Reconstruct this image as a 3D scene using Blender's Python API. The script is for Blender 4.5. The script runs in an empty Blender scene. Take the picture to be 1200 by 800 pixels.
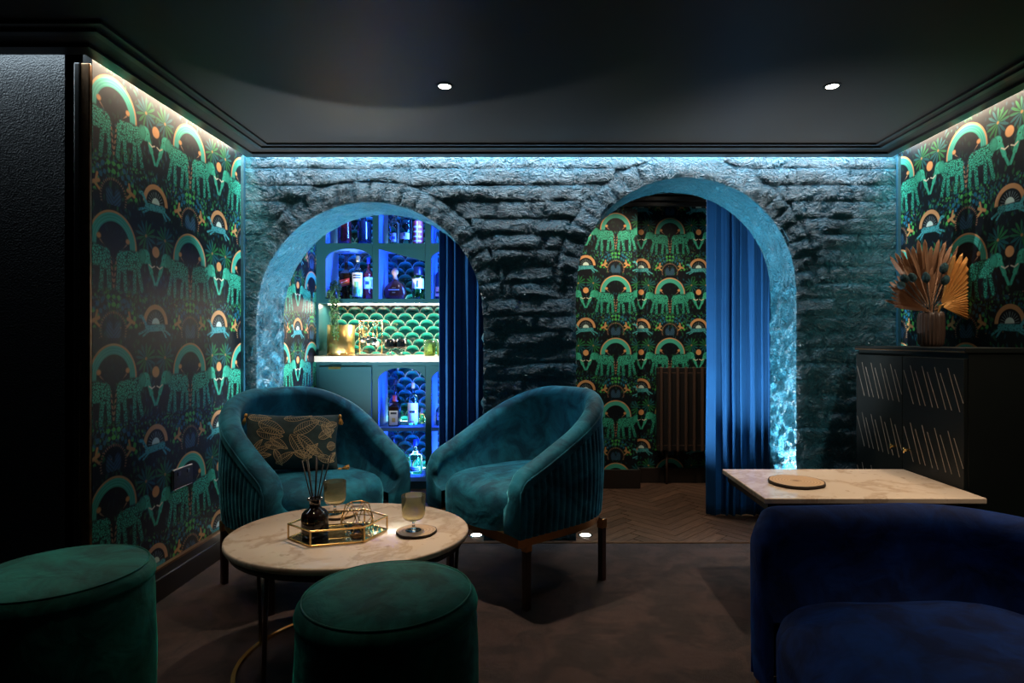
import bpy, bmesh, math, random
from mathutils import Vector, Matrix, noise
random.seed(7)
PI = math.pi
sc = bpy.context.scene
COL = sc.collection

# ------------------------------------------------------------------ camera, world, exposure
F = 700.0                      # focal length in pixels of the 1200 px wide frame
CAMH = 1.10
VPX, VPY = 626.0, 398.0        # vanishing point of the side walls
cd = bpy.data.cameras.new('camera'); cam = bpy.data.objects.new('camera', cd); COL.objects.link(cam)
cam.location = (0, 0, CAMH); cam.rotation_euler = (PI/2, 0, 0)
cd.sensor_width = 36.0; cd.lens = F/1200*36.0
cd.shift_x = -(VPX-600)/1200; cd.shift_y = (VPY-400)/1200
cd.clip_start = .02
sc.camera = cam
w = bpy.data.worlds.new('world'); sc.world = w; w.use_nodes = True
w.node_tree.nodes['Background'].inputs[0].default_value = (.25, .5, 1, 1)
w.node_tree.nodes['Background'].inputs[1].default_value = 0.0015
sc.view_settings.view_transform = 'Standard'; sc.view_settings.look = 'None'
sc.view_settings.gamma = 1; sc.view_settings.use_curve_mapping = False
sc.view_settings.exposure = 0.0

def area(name, loc, rot, sx, sy, power, col, spread=PI):
    l = bpy.data.lights.new(name, 'AREA'); l.shape = 'RECTANGLE'; l.size = sx; l.size_y = sy
    l.energy = power; l.color = col; l.spread = spread
    o = bpy.data.objects.new(name, l); COL.objects.link(o); o.location = loc; o.rotation_euler = rot
    return o
def aim_area(name, loc, target, sx, sy, power, col, spread=PI):
    o = area(name, loc, (0, 0, 0), sx, sy, power, col, spread)
    o.rotation_euler = (Vector(target)-Vector(loc)).to_track_quat('-Z', 'Y').to_euler()
    return o
def spot(name, loc, target, power, col, size=80, blend=.5, rad=.03):
    l = bpy.data.lights.new(name, 'SPOT'); l.energy = power; l.color = col
    l.spot_size = math.radians(size); l.spot_blend = blend; l.shadow_soft_size = rad
    o = bpy.data.objects.new(name, l); COL.objects.link(o); o.location = loc
    o.rotation_euler = (Vector(target)-Vector(loc)).to_track_quat('-Z', 'Y').to_euler()
    return o

# room dimensions (metres)
XL, XR, YB, ZC = -1.60, 2.00, 3.277, 2.102      # side walls, brick wall, ceiling raft underside
YRET = 2.163                                     # return wall on the left
WT = .36                                         # brick wall thickness
YB2 = YB+WT
COOL = (.72, .90, 1.0); WARM = (1.0, .80, .58); BLUE = (.02, .10, 1.0)
# cove strips above the floating ceiling, shining down the walls
area('cove_strip_light', ((XL+XR)/2, YB-.021, ZC+.055), (0, 0, 0), XR-XL-.06, .026, 32, COOL)
area('cove_strip_light', (XL+.020, (YRET+YB)/2-.02, ZC+.055), (0, 0, 0), .024, YB-YRET-.06, 14, WARM)
area('cove_strip_light', (XR-.027, 1.6, ZC+.055), (0, 0, 0), .032, 3.2, 27, WARM)
area('cove_strip_light', (XL-.70, YRET-.045, ZC+.055), (0, 0, 0), 1.3, .03, 3.0, COOL)
# ------------------------------------------------------------------ mesh helpers
class MB:
    def __init__(s): s.v = []; s.f = []; s.sm = []
    def add(s, vs, fs, smooth=False):
        o = len(s.v); s.v += [tuple(p) for p in vs]; s.f += [tuple(i+o for i in f) for f in fs]; s.sm += [smooth]*len(fs); return s
    def box(s, x0, x1, y0, y1, z0, z1):
        v = [(x, y, z) for z in (z0, z1) for y in (y0, y1) for x in (x0, x1)]
        return s.add(v, [(0,2,3,1), (4,5,7,6), (0,1,5,4), (2,6,7,3), (0,4,6,2), (1,3,7,5)])
    def prism(s, poly, z0, z1, axis='z', smooth=False):
        n = len(poly)
        def m(a, b, c):
            return {'z': (a, b, c), 'y': (a, c, b), 'x': (c, a, b)}[axis]
        v = [m(a, b, z0) for a, b in poly]+[m(a, b, z1) for a, b in poly]
        fs = [tuple(range(n))[::-1], tuple(range(n, 2*n))]
        s.add(v, fs); o = len(s.v)-2*n
        s.f += [(o+i, o+(i+1) % n, o+n+(i+1) % n, o+n+i) for i in range(n)]; s.sm += [smooth]*n
        return s
    def grid(s, fn, nu, nv, cu=False, cv=False, smooth=True):
        nuu = nu if cu else nu+1; nvv = nv if cv else nv+1
        v = [fn(i/nu, j/nv) for i in range(nuu) for j in range(nvv)]
        fs = []
        for i in range(nu):
            for j in range(nv):
                a = i*nvv+j; b = ((i+1) % nuu)*nvv+j; c = ((i+1) % nuu)*nvv+(j+1) % nvv; d = i*nvv+(j+1) % nvv
                fs.append((a, b, c, d))
        return s.add(v, fs, smooth)
    def lathe(s, prof, n=24, c=(0,0,0), smooth=True, sx=1, sy=1):
        ring = prof[0] == prof[-1]
        m = len(prof)
        v = [(c[0]+r*math.cos(2*PI*i/n)*sx, c[1]+r*math.sin(2*PI*i/n)*sy, c[2]+z) for i in range(n) for r, z in prof]
        fs = [(i*m+j, ((i+1) % n)*m+j, ((i+1) % n)*m+j+1, i*m+j+1) for i in range(n) for j in range(m-1)]
        s.add(v, fs, smooth)
        o = len(s.v)-n*m
        if prof[0][0] > 1e-5 and not ring: s.f.append(tuple(o+i*m for i in range(n))[::-1]); s.sm.append(False)
        if prof[-1][0] > 1e-5 and not ring: s.f.append(tuple(o+i*m+m-1 for i in range(n))); s.sm.append(False)
        return s
    def tube(s, pts, r, n=8, closed=False, caps=True, smooth=True):
        P = [Vector(p) for p in pts]; m = len(P); R = r if isinstance(r, (list, tuple)) else [r]*m
        vs = []; up = None
        for i in range(m):
            a = P[(i-1) % m] if (closed or i > 0) else P[i]; b = P[(i+1) % m] if (closed or i < m-1) else P[i]
            t = (b-a).normalized()
            if up is None: up = t.orthogonal().normalized()
            up = (up-t*up.dot(t))
            up = up.normalized() if up.length > 1e-6 else t.orthogonal().normalized()
            w_ = t.cross(up)
            for k in range(n):
                q = 2*PI*(k+.5)/n
                vs.append(P[i]+(up*math.cos(q)+w_*math.sin(q))*R[i])
        mm = m if closed else m-1
        fs = [(i*n+k, i*n+(k+1) % n, ((i+1) % m)*n+(k+1) % n, ((i+1) % m)*n+k) for i in range(mm) for k in range(n)]
        s.add(vs, fs, smooth)
        if caps and not closed:
            o = len(s.v)-m*n
            s.f += [tuple(o+k for k in range(n))[::-1], tuple(o+(m-1)*n+k for k in range(n))]; s.sm += [False, False]
        return s
    def mesh(s, name):
        me = bpy.data.meshes.new(name); me.from_pydata(s.v, [], s.f)
        me.polygons.foreach_set('use_smooth', s.sm); me.update()
        bm = bmesh.new(); bm.from_mesh(me); bmesh.ops.recalc_face_normals(bm, faces=bm.faces); bm.to_mesh(me); bm.free()
        return me
    def build(s, name, mat, parent=None, loc=(0,0,0), rot=(0,0,0), bevel=0, bseg=2, sub=0, solid=0):
        me = s.mesh(name); me.materials.append(M[mat] if isinstance(mat, str) else mat)
        o = bpy.data.objects.new(name, me); COL.objects.link(o); o.location = loc; o.rotation_euler = rot
        if parent: o.parent = parent
        if solid: m = o.modifiers.new('s', 'SOLIDIFY'); m.thickness = solid; m.offset = 0
        if bevel: m = o.modifiers.new('b', 'BEVEL'); m.width = bevel; m.segments = bseg; m.limit_method = 'ANGLE'; m.angle_limit = math.radians(40)
        if sub: m = o.modifiers.new('u', 'SUBSURF'); m.levels = sub; m.render_levels = sub
        return o
def tag(o, label, cat, group=None):
    o['label'] = label; o['category'] = cat
    if group: o['group'] = group
    return o
def struct(o):
    o['kind'] = 'structure'; return o
def thing(name, label, cat, loc=(0,0,0), rz=0, group=None):
    o = bpy.data.objects.new(name, None); COL.objects.link(o); o.location = loc; o.rotation_euler = (0, 0, rz)
    o.empty_display_size = .05
    return tag(o, label, cat, group)
def inst(me, name, parent, loc, rot=(0,0,0), scale=(1,1,1)):
    o = bpy.data.objects.new(name, me); COL.objects.link(o); o.location = loc; o.rotation_euler = rot; o.scale = scale
    if parent: o.parent = parent
    return o
def smooth01(x, a, b):
    t = max(0., min(1., (x-a)/(b-a))); return t*t*(3-2*t)
def PX(px, py, d): return Vector(((px-VPX)*d/F, d, CAMH-(py-VPY)*d/F))    # a pixel at a known distance
def XD(px, d): return (px-VPX)*d/F
def ZD(py, d): return CAMH-(py-VPY)*d/F

# ------------------------------------------------------------------ materials
M = {}
class NT:
    def __init__(s, name):
        m = bpy.data.materials.new(name); m.use_nodes = True; s.m = m; s.t = m.node_tree; s.n = s.t.nodes
        s.b = s.n['Principled BSDF']; M[name] = m
    def N(s, ty, **kw):
        n = s.n.new(ty)
        for k, v in kw.items(): setattr(n, k, v)
        return n
    def L(s, a, b): s.t.links.new(a, b)
    def put(s, sock, v):
        if isinstance(v, E): s.L(v.s, sock)
        elif hasattr(v, 'is_linked') or hasattr(v, 'links'): s.L(v, sock)
        else: sock.default_value = v
    def math(s, op, a, b=0., c=0., clamp=False):
        n = s.N('ShaderNodeMath', operation=op, use_clamp=clamp)
        for i, x in enumerate((a, b, c)): s.put(n.inputs[i], x)
        return E(s, n.outputs[0])
    def vm(s, op, a, b=None, c=None, scale=None):
        n = s.N('ShaderNodeVectorMath', operation=op); s.put(n.inputs[0], a)
        if b is not None: s.put(n.inputs[1], b)
        if c is not None: s.put(n.inputs[2], c)
        if scale is not None: s.put(n.inputs['Scale'], scale)
        return E(s, n.outputs['Value' if op in ('LENGTH', 'DOT_PRODUCT', 'DISTANCE') else 'Vector'])
    def comb(s, x, y, z=0.):
        n = s.N('ShaderNodeCombineXYZ'); s.put(n.inputs[0], x); s.put(n.inputs[1], y); s.put(n.inputs[2], z); return E(s, n.outputs[0])
    def sep(s, v):
        n = s.N('ShaderNodeSeparateXYZ'); s.put(n.inputs[0], v); return [E(s, o) for o in n.outputs]
    def mix(s, a, b, f):
        n = s.N('ShaderNodeMix', data_type='RGBA'); s.put(n.inputs[0], f)
        for i, x in ((6, a), (7, b)):
            s.put(n.inputs[i], (x[0], x[1], x[2], 1) if isinstance(x, tuple) else x)
        return E(s, n.outputs[2])
    def noise(s, vec, scale=5, detail=3, rough=.55, dist=0., out='Fac'):
        n = s.N('ShaderNodeTexNoise'); s.put(n.inputs['Vector'], vec); n.inputs['Scale'].default_value = scale
        n.inputs['Detail'].default_value = detail; n.inputs['Roughness'].default_value = rough; n.inputs['Distortion'].default_value = dist
        return E(s, n.outputs[out])
    def vor(s, vec, scale=5, feat='F1', out='Distance', rand=1.):
        n = s.N('ShaderNodeTexVoronoi', feature=feat); s.put(n.inputs['Vector'], vec); n.inputs['Scale'].default_value = scale
        n.inputs['Randomness'].default_value = rand
        return E(s, n.outputs[out])
    def rng(s, x, a, b, c=0., d=1.):
        n = s.N('ShaderNodeMapRange'); s.put(n.inputs[0], x)
        for i, q in enumerate((a, b, c, d)): n.inputs[i+1].default_value = q
        return E(s, n.outputs[0])
    def obj(s): return E(s, s.N('ShaderNodeTexCoord').outputs['Object'])
    def pos(s): return E(s, s.N('ShaderNodeNewGeometry').outputs['Position'])
    def bump(s, h, strength=.3, dist=.01, prev=None):
        n = s.N('ShaderNodeBump'); n.inputs['Strength'].default_value = strength; n.inputs['Distance'].default_value = dist
        s.put(n.inputs['Height'], h)
        if prev is not None: s.put(n.inputs['Normal'], prev)
        return E(s, n.outputs[0])
    def P(s, **kw):
        al = dict(base='Base Color', rough='Roughness', metal='Metallic', trans='Transmission Weight', ior='IOR', alpha='Alpha',
                  sheen='Sheen Weight', sheen_r='Sheen Roughness', sheen_c='Sheen Tint', emis='Emission Color', emis_s='Emission Strength',
                  normal='Normal', spec='Specular IOR Level', coat='Coat Weight', coat_r='Coat Roughness', aniso='Anisotropic')
        for k, v in kw.items():
            if isinstance(v, tuple) and len(v) == 3: v = (*v, 1)
            s.put(s.b.inputs[al[k]], v)
        return s.m
class E:
    def __init__(s, t, sock): s.t = t; s.s = sock
    def __add__(s, o): return s.t.math('ADD', s, o)
    def __radd__(s, o): return s.t.math('ADD', s, o)
    def __sub__(s, o): return s.t.math('SUBTRACT', s, o)
    def __rsub__(s, o): return s.t.math('SUBTRACT', o, s)
    def __mul__(s, o): return s.t.math('MULTIPLY', s, o)
    def __rmul__(s, o): return s.t.math('MULTIPLY', s, o)
    def __truediv__(s, o): return s.t.math('DIVIDE', s, o)
    def abs(s): return s.t.math('ABSOLUTE', s)
    def min(s, o): return s.t.math('MINIMUM', s, o)
    def max(s, o): return s.t.math('MAXIMUM', s, o)
    def fract(s): return s.t.math('FRACT', s)
    def inside(s, w=.006): return s.t.math('MULTIPLY_ADD', s, -.5/w, .5, clamp=True)   # signed distance to coverage

def plain(name, base, rough=.5, metal=0., **kw):
    t = NT(name); t.P(base=base, rough=rough, metal=metal, **kw); return t
def varied(name, c0, c1, scale, rough=.5, metal=0., bump=0., bscale=None, **kw):
    t = NT(name); p = t.pos(); f = t.rng(t.noise(p, scale, 4), .3, .7)
    t.P(base=t.mix(c0, c1, f), rough=rough, metal=metal, **kw)
    if bump: t.P(normal=t.bump(t.noise(p, bscale or scale*4, 4), bump, .01))
    return t
def velvet(name, c0, c1, sheen_c, sheen=.8):
    t = NT(name); p = t.pos()
    d = t.noise(p, 3.0, 2, .5, 0., 'Color')
    q = t.vm('MULTIPLY_ADD', d, (.25, .25, .25), p)
    a = t.rng(t.noise(q, 9, 4, .6, .5), .40, .64); b = t.noise(p, 900, 1)
    t.P(base=t.mix(c0, c1, a), rough=.75, sheen=t.rng(a, 0, 1, sheen*.45, sheen), sheen_r=.32, sheen_c=sheen_c, spec=.25)
    h = t.noise(q, 14, 3, .5, .6)
    t.P(normal=t.bump(b, .12, .002, t.bump(h, .25, .02)))
    return t
velvet('velvet_teal', (.004, .060, .110), (.012, .180, .290), (.16, .75, 1.0), .9)
velvet('velvet_green', (.0012, .055, .048), (.004, .125, .105), (.03, .80, .62), .55)
velvet('velvet_navy', (.0005, .010, .075), (.0010, .032, .200), (.01, .22, 1.), .35)
t = NT('curtain_blue'); p = t.pos(); t.P(base=t.mix((.0015, .040, .130), (.003, .060, .185), t.noise(p, 6, 3)), rough=.85, sheen=.10, sheen_c=(.05, .45, 1), spec=.2, normal=t.bump(t.noise(p, 700, 1), .15, .002))

# painted rough brick, one blue paint for face and reveals
def brick_paint(name):
    t = NT(name); p = t.pos()
    q = t.vm('MULTIPLY', p, (1., 1., 1.35))
    wv = t.noise(p, 4, 3, .5, 0., 'Color'); q2 = t.vm('MULTIPLY_ADD', wv, (.25, .25, .25), q)
    n1 = t.noise(q2, 16, 6, .6, 1.6)
    r1 = (n1-.5).abs()
    n2 = t.noise(p, 70, 4, .6); r0 = (t.noise(q2, 7, 3, .5, 1.5)-.5).abs()
    n3 = t.vor(q2, 9, 'F1')
    b = t.bump(n2, .5, .007, t.bump(r1, 1., .11, t.bump(r0, .8, .12, t.bump(n3, .35, .04))))
    t.P(base=t.mix((.006, .110, .185), (.017, .200, .310), t.rng(n2, .3, .7)), rough=.42, spec=.4, normal=b)
brick_paint('brick_paint')
varied('ceiling_paint', (.013, .0100, .0085), (.016, .013, .011), 3, .5)
plain('moulding_black', (.014, .013, .013), .35)
plain('baseboard_black', (.016, .012, .010), .35)
t = NT('leather_panel'); p = t.pos(); h = t.vor(p, 170, 'F1'); t.P(base=t.mix((.020, .022, .026), (.032, .034, .040), t.noise(p, 20, 3)), rough=.5, normal=t.bump(h, .5, .004))
varied('bronze_trim', (.20, .11, .06), (.30, .17, .09), 30, .35, .9)
plain('trim_blue', (.015, .09, .15), .45)
t = NT('brass'); p = t.pos(); t.P(base=t.mix((.75, .47, .16), (.85, .58, .24), t.noise(p, 25, 2)), rough=.24, metal=1.)
t = NT('brass_brushed'); p = t.obj(); t.P(base=(.80, .52, .18), metal=1., rough=.33, normal=t.bump(t.noise(t.vm('MULTIPLY', p, (20, 20, 400)), 3, 3), .12, .002))
plain('black_metal', (.02, .014, .012), .35, .6)
plain('leg_wood', (.030, .010, .007), .4)
plain('radiator_paint', (.060, .036, .027), .35); plain('radiator_back', (.006, .005, .005), .5)
t = NT('carpet'); p = t.pos(); a = t.rng(t.noise(p, 6.0, 3, .55, .8), .43, .60); b = t.noise(p, 420, 2, .7)
t.P(base=t.mix(t.mix((.0022, .0009, .0008), (.034, .0158, .0138), a), (.046, .024, .022), t.math('MULTIPLY', t.rng(t.noise(p, 60, 3, .7), .48, .72), .35)), rough=.95, sheen=.12, sheen_r=.5, sheen_c=(.8, .55, .55),
    normal=t.bump(b, .9, .012, t.bump(t.noise(p, 7, 3), .5, .03)))
t = NT('plank_wood'); oi = E(t, t.N('ShaderNodeObjectInfo').outputs['Random']); p = t.obj()
g = t.noise(t.vm('MULTIPLY_ADD', p, (9, 120, 20), t.comb(oi*37., oi*11., 0.)), 1.0, 5, .65)
t.P(base=t.mix(t.mix((.050, .026, .016), (.115, .064, .042), oi), (.020, .011, .008), t.rng(g, .42, .72)), rough=t.rng(g, .3, .7, .34, .55), normal=t.bump(g, .25, .004))
t = NT('marble'); p = t.pos()
wv = t.noise(p, 2.2, 4, .55, 0., 'Color'); q = t.vm('MULTIPLY_ADD', wv, (.5, .5, .5), p)
v1 = t.rng((t.noise(q, 3.4, 5, .6)-.5).abs(), 0., .05); v2 = t.rng(t.noise(p, 26, 4, .6), .62, .72)
t.P(base=t.mix(t.mix((.50, .37, .27), (.66, .53, .42), v1), (.30, .19, .12), t.math('MULTIPLY', v2, .6)), rough=.17, coat=.3, coat_r=.08)
t = NT('wood_slice'); p = t.obj(); x, y, z = t.sep(p); r = t.vm('LENGTH', t.comb(x, y))
rn = r+t.noise(p, 18, 3)*.012
rings = t.math('SINE', rn*520.)
t.P(base=t.mix(t.mix((.46, .30, .17), (.34, .20, .10), t.rng(rings, -1, 1)), (.13, .055, .022), t.rng(rn, .030, .006)), rough=.6)
plain('bark', (.020, .011, .007), .85)
t = NT('gold_leaf'); p = t.pos(); t.P(base=t.mix((.42, .20, .055), (.62, .33, .10), t.noise(p, 30, 3)), rough=.42, metal=.55)
t = NT('dried_leaf'); p = t.pos(); t.P(base=t.mix((.14, .065, .032), (.24, .12, .06), t.noise(p, 30, 3)), rough=.6, metal=.15)
varied('teal_bud', (.010, .045, .060), (.022, .085, .105), 120, .9, bump=.8, bscale=350)
plain('vase_brown', (.050, .028, .020), .45)
plain('cabinet_black', (.003, .005, .005), .5, spec=.3)
plain('inlay', (.42, .34, .27), .4, .4)
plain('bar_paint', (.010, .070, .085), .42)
plain('niche_paint', (.12, .28, .60), .45)  # lighter and bluer than bar_paint so the added cheek liners return blue light
t = NT('tile_glaze'); x, y, z = t.sep(t.obj())
dd = t.vm('LENGTH', t.comb(x*.9, z+.040)); g = t.rng(dd, .058, .097); nz = t.noise(t.pos(), 25, 3)
t.P(base=t.mix((.001, .022, .022), (.040, .62, .50), t.math('POWER', g, 1.3)+(nz-.5)*.15), rough=.12, coat=.4, coat_r=.05)
plain('grout', (.42, .46, .38), .8)
plain('led_warm', (.9, .8, .7), .5, emis=(1, .78, .52), emis_s=14.)
plain('lamp_face', (.9, .9, .9), .5, emis=(1, .86, .68), emis_s=30.)
plain('uplight_face', (.9, .9, .9), .5, emis=(1, .90, .75), emis_s=25.)
plain('chrome_ring', (.5, .5, .5), .25, 1.)
plain('socket_plate', (.010, .009, .010), .45, .2)
plain('socket_edge', (.38, .33, .36), .3, .9)
# glass and bottles
def glass(name, col, rough=.02, trans=1.): plain(name, col, rough, trans=trans, ior=1.46)
glass('glass_clear', (.93, .97, .98)); glass('glass_amber', (.75, .40, .20)); glass('glass_blue', (.45, .70, .95)); glass('glass_lime', (.55, .80, .22))
t = NT('glass_smoked'); x, y, z = t.sep(t.obj()); t.P(base=t.mix((.86, .80, .58), (.22, .24, .18), t.rng(z, .055, .110)), rough=.10, trans=.82, ior=1.12)
t = NT('glass_green_tint'); x, y, z = t.sep(t.obj()); t.P(base=t.mix((.62, .74, .22), (.22, .45, .25), t.rng(z, .0, .09)), rough=.08, trans=.75, ior=1.3)
plain('liquid_dark', (.020, .006, .004), .08, coat=.5); plain('liquid_black', (.006, .007, .008), .08, coat=.5)
plain('liquid_red', (.16, .012, .008), .10, coat=.5, trans=.35); plain('liquid_amber', (.34, .12, .02), .10, trans=.5)
plain('liquid_cognac', (.085, .020, .007), .10, trans=.1); plain('liquid_green', (.10, .42, .06), .1, trans=.5)
plain('glass_bottle_green', (.012, .10, .020), .06, coat=.5)
plain('glass_brown', (.11, .040, .018), .08, coat=.5)
plain('label_white', (.72, .68, .58), .6); plain('label_red', (.50, .045, .030), .55); plain('label_pink', (.70, .50, .46), .6); plain('label_green', (.20, .45, .12), .6)
plain('label_ink', (.03, .03, .035), .6); plain('label_gold', (.60, .40, .14), .35, .7); plain('label_blue', (.02, .09, .55), .5)
plain('cap_blue', (.01, .03, .35), .35); plain('cap_black', (.010, .010, .014), .35); plain('cork', (.42, .24, .11), .8); plain('cap_red', (.35, .03, .02), .4)
plain('leaf_green', (.06, .19, .06), .5); plain('stem_green', (.04, .08, .03), .6)
plain('ceramic_white', (.75, .68, .58), .3); plain('steel', (.55, .50, .45), .2, 1.)
plain('mirror', (.55, .60, .62), .03, 1.); plain('bottle_black', (.012, .007, .006), .10, coat=.6); plain('reed_black', (.010, .008, .007), .6)
plain('wax_amber', (.25, .075, .028), .35, trans=.2)
varied('cushion_cloth', (.010, .030, .034), (.020, .052, .058), 40, .8, bump=.2, bscale=600)
plain('gold_thread', (.66, .50, .30), .55, .2); plain('tassel_gold', (.62, .33, .07), .7)

# ------------------------------------------------------------------ jungle wallpaper (flat print, procedural)
def wallpaper(name, axis, u0, v0, pu, pv):
    t = NT(name); X, Y, Z = t.sep(t.pos())
    U = ((Y if axis == 'y' else X)-u0)/pu; V = (Z-v0)/pv
    x = (U+.5).fract()-.5; y = (V+.72).fract()-.72; m = x.abs()
    p = t.comb(m, y); px = t.comb(x, y)
    full = t.comb(U, V)
    def ell(cx, cy, rx, ry, P=p):
        k = min(rx, ry); L = t.vm('LENGTH', t.vm('MULTIPLY_ADD', P, (1/rx, 1/ry, 0), (-cx/rx, -cy/ry, 0)))
        return t.math('MULTIPLY_ADD', L, k, -k)
    def cap(a, b, r, P=p):
        ba = (b[0]-a[0], b[1]-a[1]); q = ba[0]**2+ba[1]**2
        pa = t.vm('SUBTRACT', P, (a[0], a[1], 0)); h = t.vm('DOT_PRODUCT', pa, (ba[0]/q, ba[1]/q, 0))
        h = t.math('ADD', h, 0., clamp=True)
        return t.vm('LENGTH', t.vm('SUBTRACT', pa, t.vm('SCALE', (ba[0], ba[1], 0), scale=h)))-r
    def un(*a):
        r = a[0]
        for b in a[1:]: r = r.min(b)
        return r
    def polar(cx, cy, P=p):
        d = t.vm('SUBTRACT', P, (cx, cy, 0)); a, b, _ = t.sep(d)
        return t.vm('LENGTH', d), t.math('ARCTAN2', b, a), a, b
    # dark leafy ground
    lv = t.vm('MULTIPLY_ADD', t.noise(full, 6, 2, .5, 0., 'Color'), (.12, .12, 0), full)
    leaf = t.vor(t.vm('MULTIPLY', lv, (1.0, .55, 0)), 26, 'F1')
    hue = t.sep(t.vor(t.vm('MULTIPLY', lv, (1.0, .55, 0)), 26, 'F1', 'Color'))[0]
    big = t.rng(t.noise(full, 3.2, 2), .30, .52)
    fol = t.math('MULTIPLY', t.rng(leaf, .42, .12), big)
    col = t.mix((.004, .006, .009), t.mix((.010, .075, .105), (.020, .125, .050), t.rng(hue, .4, .6)), t.math('MULTIPLY', fol, .9))
    # denser ground plants at the elephants' feet
    band = t.rng((y+.43).abs(), .10, .05)
    gv = t.vor(t.vm('MULTIPLY', lv, (1.3, 1, 0)), 30, 'F1'); gc = t.sep(t.vor(t.vm('MULTIPLY', lv, (1.3, 1, 0)), 30, 'F1', 'Color'))[1]
    col = t.mix(col, t.mix((.012, .10, .16), (.045, .26, .075), t.rng(gc, .35, .6)), t.math('MULTIPLY', t.math('MULTIPLY', band, t.rng(gv, .5, .25)), .85))
    # fern sprays either side of the chain ring
    r, a, dx, dy = polar(.5, -.66)
    ribs = t.math('SINE', a*26.+r*20.); ribs2 = t.math('SINE', r*105.)
    ring = t.math('MULTIPLY', (r-.225).abs().__sub__(.075).inside(.012), (dy*-1.+.02).inside(.01))
    col = t.mix(col, t.mix((.010, .10, .17), (.055, .32, .070), t.rng(t.math('SINE', a*5.), -.2, .3)), t.math('MULTIPLY', ring, t.rng(ribs*.5+ribs2*.6, .05, .4)))
    col = t.mix(col, (.22, .12, .07), ((r-.135).abs()-.009).inside(.005)*t.rng(t.math('SINE', a*40.), -.6, .2))
    wing = un(ell(.455, -.66, .035, .065), ell(.5, -.70, .03, .05))
    col = t.mix(col, (.030, .085, .15), wing.inside(.008)*t.rng(t.math('SINE', (dx.abs()-dy)*190.), -1, .6, .35, 1.))
    # palms above the orange sun
    r, a, dx, dy = polar(.125, .115)
    st = t.math('SINE', a*6.5+.6).abs(); rad = t.math('MULTIPLY_ADD', t.math('POWER', st, .9), .118, .008)
    pm = (r-rad).inside(.010)
    col = t.mix(col, t.mix((.004, .030, .020), t.mix((.016, .125, .040), (.010, .085, .095), t.rng(t.math('SINE', a*2.), -.4, .4)), t.rng(st, .25, .75)), pm)
    col = t.mix(col, (.35, .18, .06), ell(.125, .115, .012, .012).inside())
    # big teal rainbow with an orange rim
    r, a, dx, dy = polar(.5, -.02)
    up = (dy*-1.-.01).inside(.01)
    col = t.mix(col, (.003, .005, .008), t.math('MULTIPLY', (r-.185).inside(.006), t.math('MULTIPLY', up, .8)))
    ar = (r-.214).abs()-.036
    stripe = t.rng(t.math('SINE', r*300.), -.2, .6)
    col = t.mix(col, t.mix((.035, .30, .225), (.06, .38, .30), stripe), t.math('MULTIPLY', ar.inside(.004), up))
    col = t.mix(col, (.50, .27, .12), t.math('MULTIPLY', ((r-.252).abs()-.008).inside(.004), up))
    ch = un(cap((.36, 0), (.47, -.12), .007), cap((.47, -.12), (.5, -.34), .008)).inside(.004)
    col = t.mix(col, (.26, .15, .09), ch*t.rng(t.math('SINE', y*150.+m*90.), -.7, .1))
    col = t.mix(col, (.55, .26, .10), ell(.345, .03, .022, .020).inside())
    # elephants, mirrored about the sun
    body = un(ell(.325, -.115, .125, .075), ell(.415, -.130, .055, .080), ell(.225, -.10, .055, .07),
              cap((.225, -.15), (.175, -.335), .020), cap((.265, -.17), (.265, -.35), .020), cap((.385, -.17), (.365, -.35), .021), cap((.440, -.15), (.455, -.34), .021))
    headd = un(ell(.135, -.055, .058, .058), cap((.095, -.08), (.055, -.18), .022), cap((.055, -.18), (.012, -.27), .013))
    sp = t.vor(full, 46, 'DISTANCE_TO_EDGE'); spm = t.rng(sp, .05, .12)
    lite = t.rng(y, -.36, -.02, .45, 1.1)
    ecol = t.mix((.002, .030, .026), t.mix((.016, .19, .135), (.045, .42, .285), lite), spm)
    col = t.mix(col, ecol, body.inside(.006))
    col = t.mix(col, t.mix((.030, .30, .205), (.055, .48, .32), t.rng(t.noise(full, 40, 2), .35, .65)), headd.inside(.006))
    ear = ell(.175, -.06, .042, .058)
    col = t.mix(col, (.006, .075, .055), ((ear).abs()-.003).inside(.004)); col = t.mix(col, (.024, .25, .17), ear.inside(.006)*.7)
    col = t.mix(col, (.004, .01, .01), ell(.105, -.05, .006, .006).inside(.003))
    col = t.mix(col, (.70, .62, .48), un(cap((.085, -.115), (.05, -.135), .006), cap((.05, -.135), (.015, -.120), .005)).inside(.004))
    # orange sun, small orange rainbow with a pale rising disc
    col = t.mix(col, (.62, .30, .12), ell(0, 0, .046, .046).inside(.005))
    r, a, dx, dy = polar(0, -.60)
    up = (dy*-1.).inside(.006)
    col = t.mix(col, (.003, .004, .006), t.math('MULTIPLY', (r-.12).inside(), up))
    col = t.mix(col, (.10, .14, .15), t.math('MULTIPLY', t.math('MULTIPLY', (r-.10).inside(), up), t.rng(t.math('SINE', a*22.), .3, .6)))
    col = t.mix(col, (.52, .27, .12), t.math('MULTIPLY', ((r-.142).abs()-.020).inside(.004), up))
    col = t.mix(col, (.55, .72, .66), t.math('MULTIPLY', (r-.050).inside(.004), up))
    # leaping spotted deer, orange birds
    deer = un(cap((-.11, -.640), (.10, -.628), .028, px), cap((-.11, -.63), (-.165, -.555), .014, px), ell(-.185, -.545, .028, .015, px),
              cap((-.11, -.65), (-.21, -.685), .009, px), cap((-.08, -.655), (-.16, -.70), .008, px), cap((.10, -.64), (.19, -.69), .010, px), cap((.08, -.64), (.14, -.71), .009, px))
    col = t.mix(col, t.mix((.012, .09, .12), (.06, .33, .36), t.rng(t.vor(full, 60, 'F1'), .2, .5)), deer.inside(.005))
    bird = un(cap((.27, -.60), (.345, -.57), .014), cap((.315, -.58), (.33, -.52), .010), cap((.30, -.59), (.35, -.63), .010))
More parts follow.
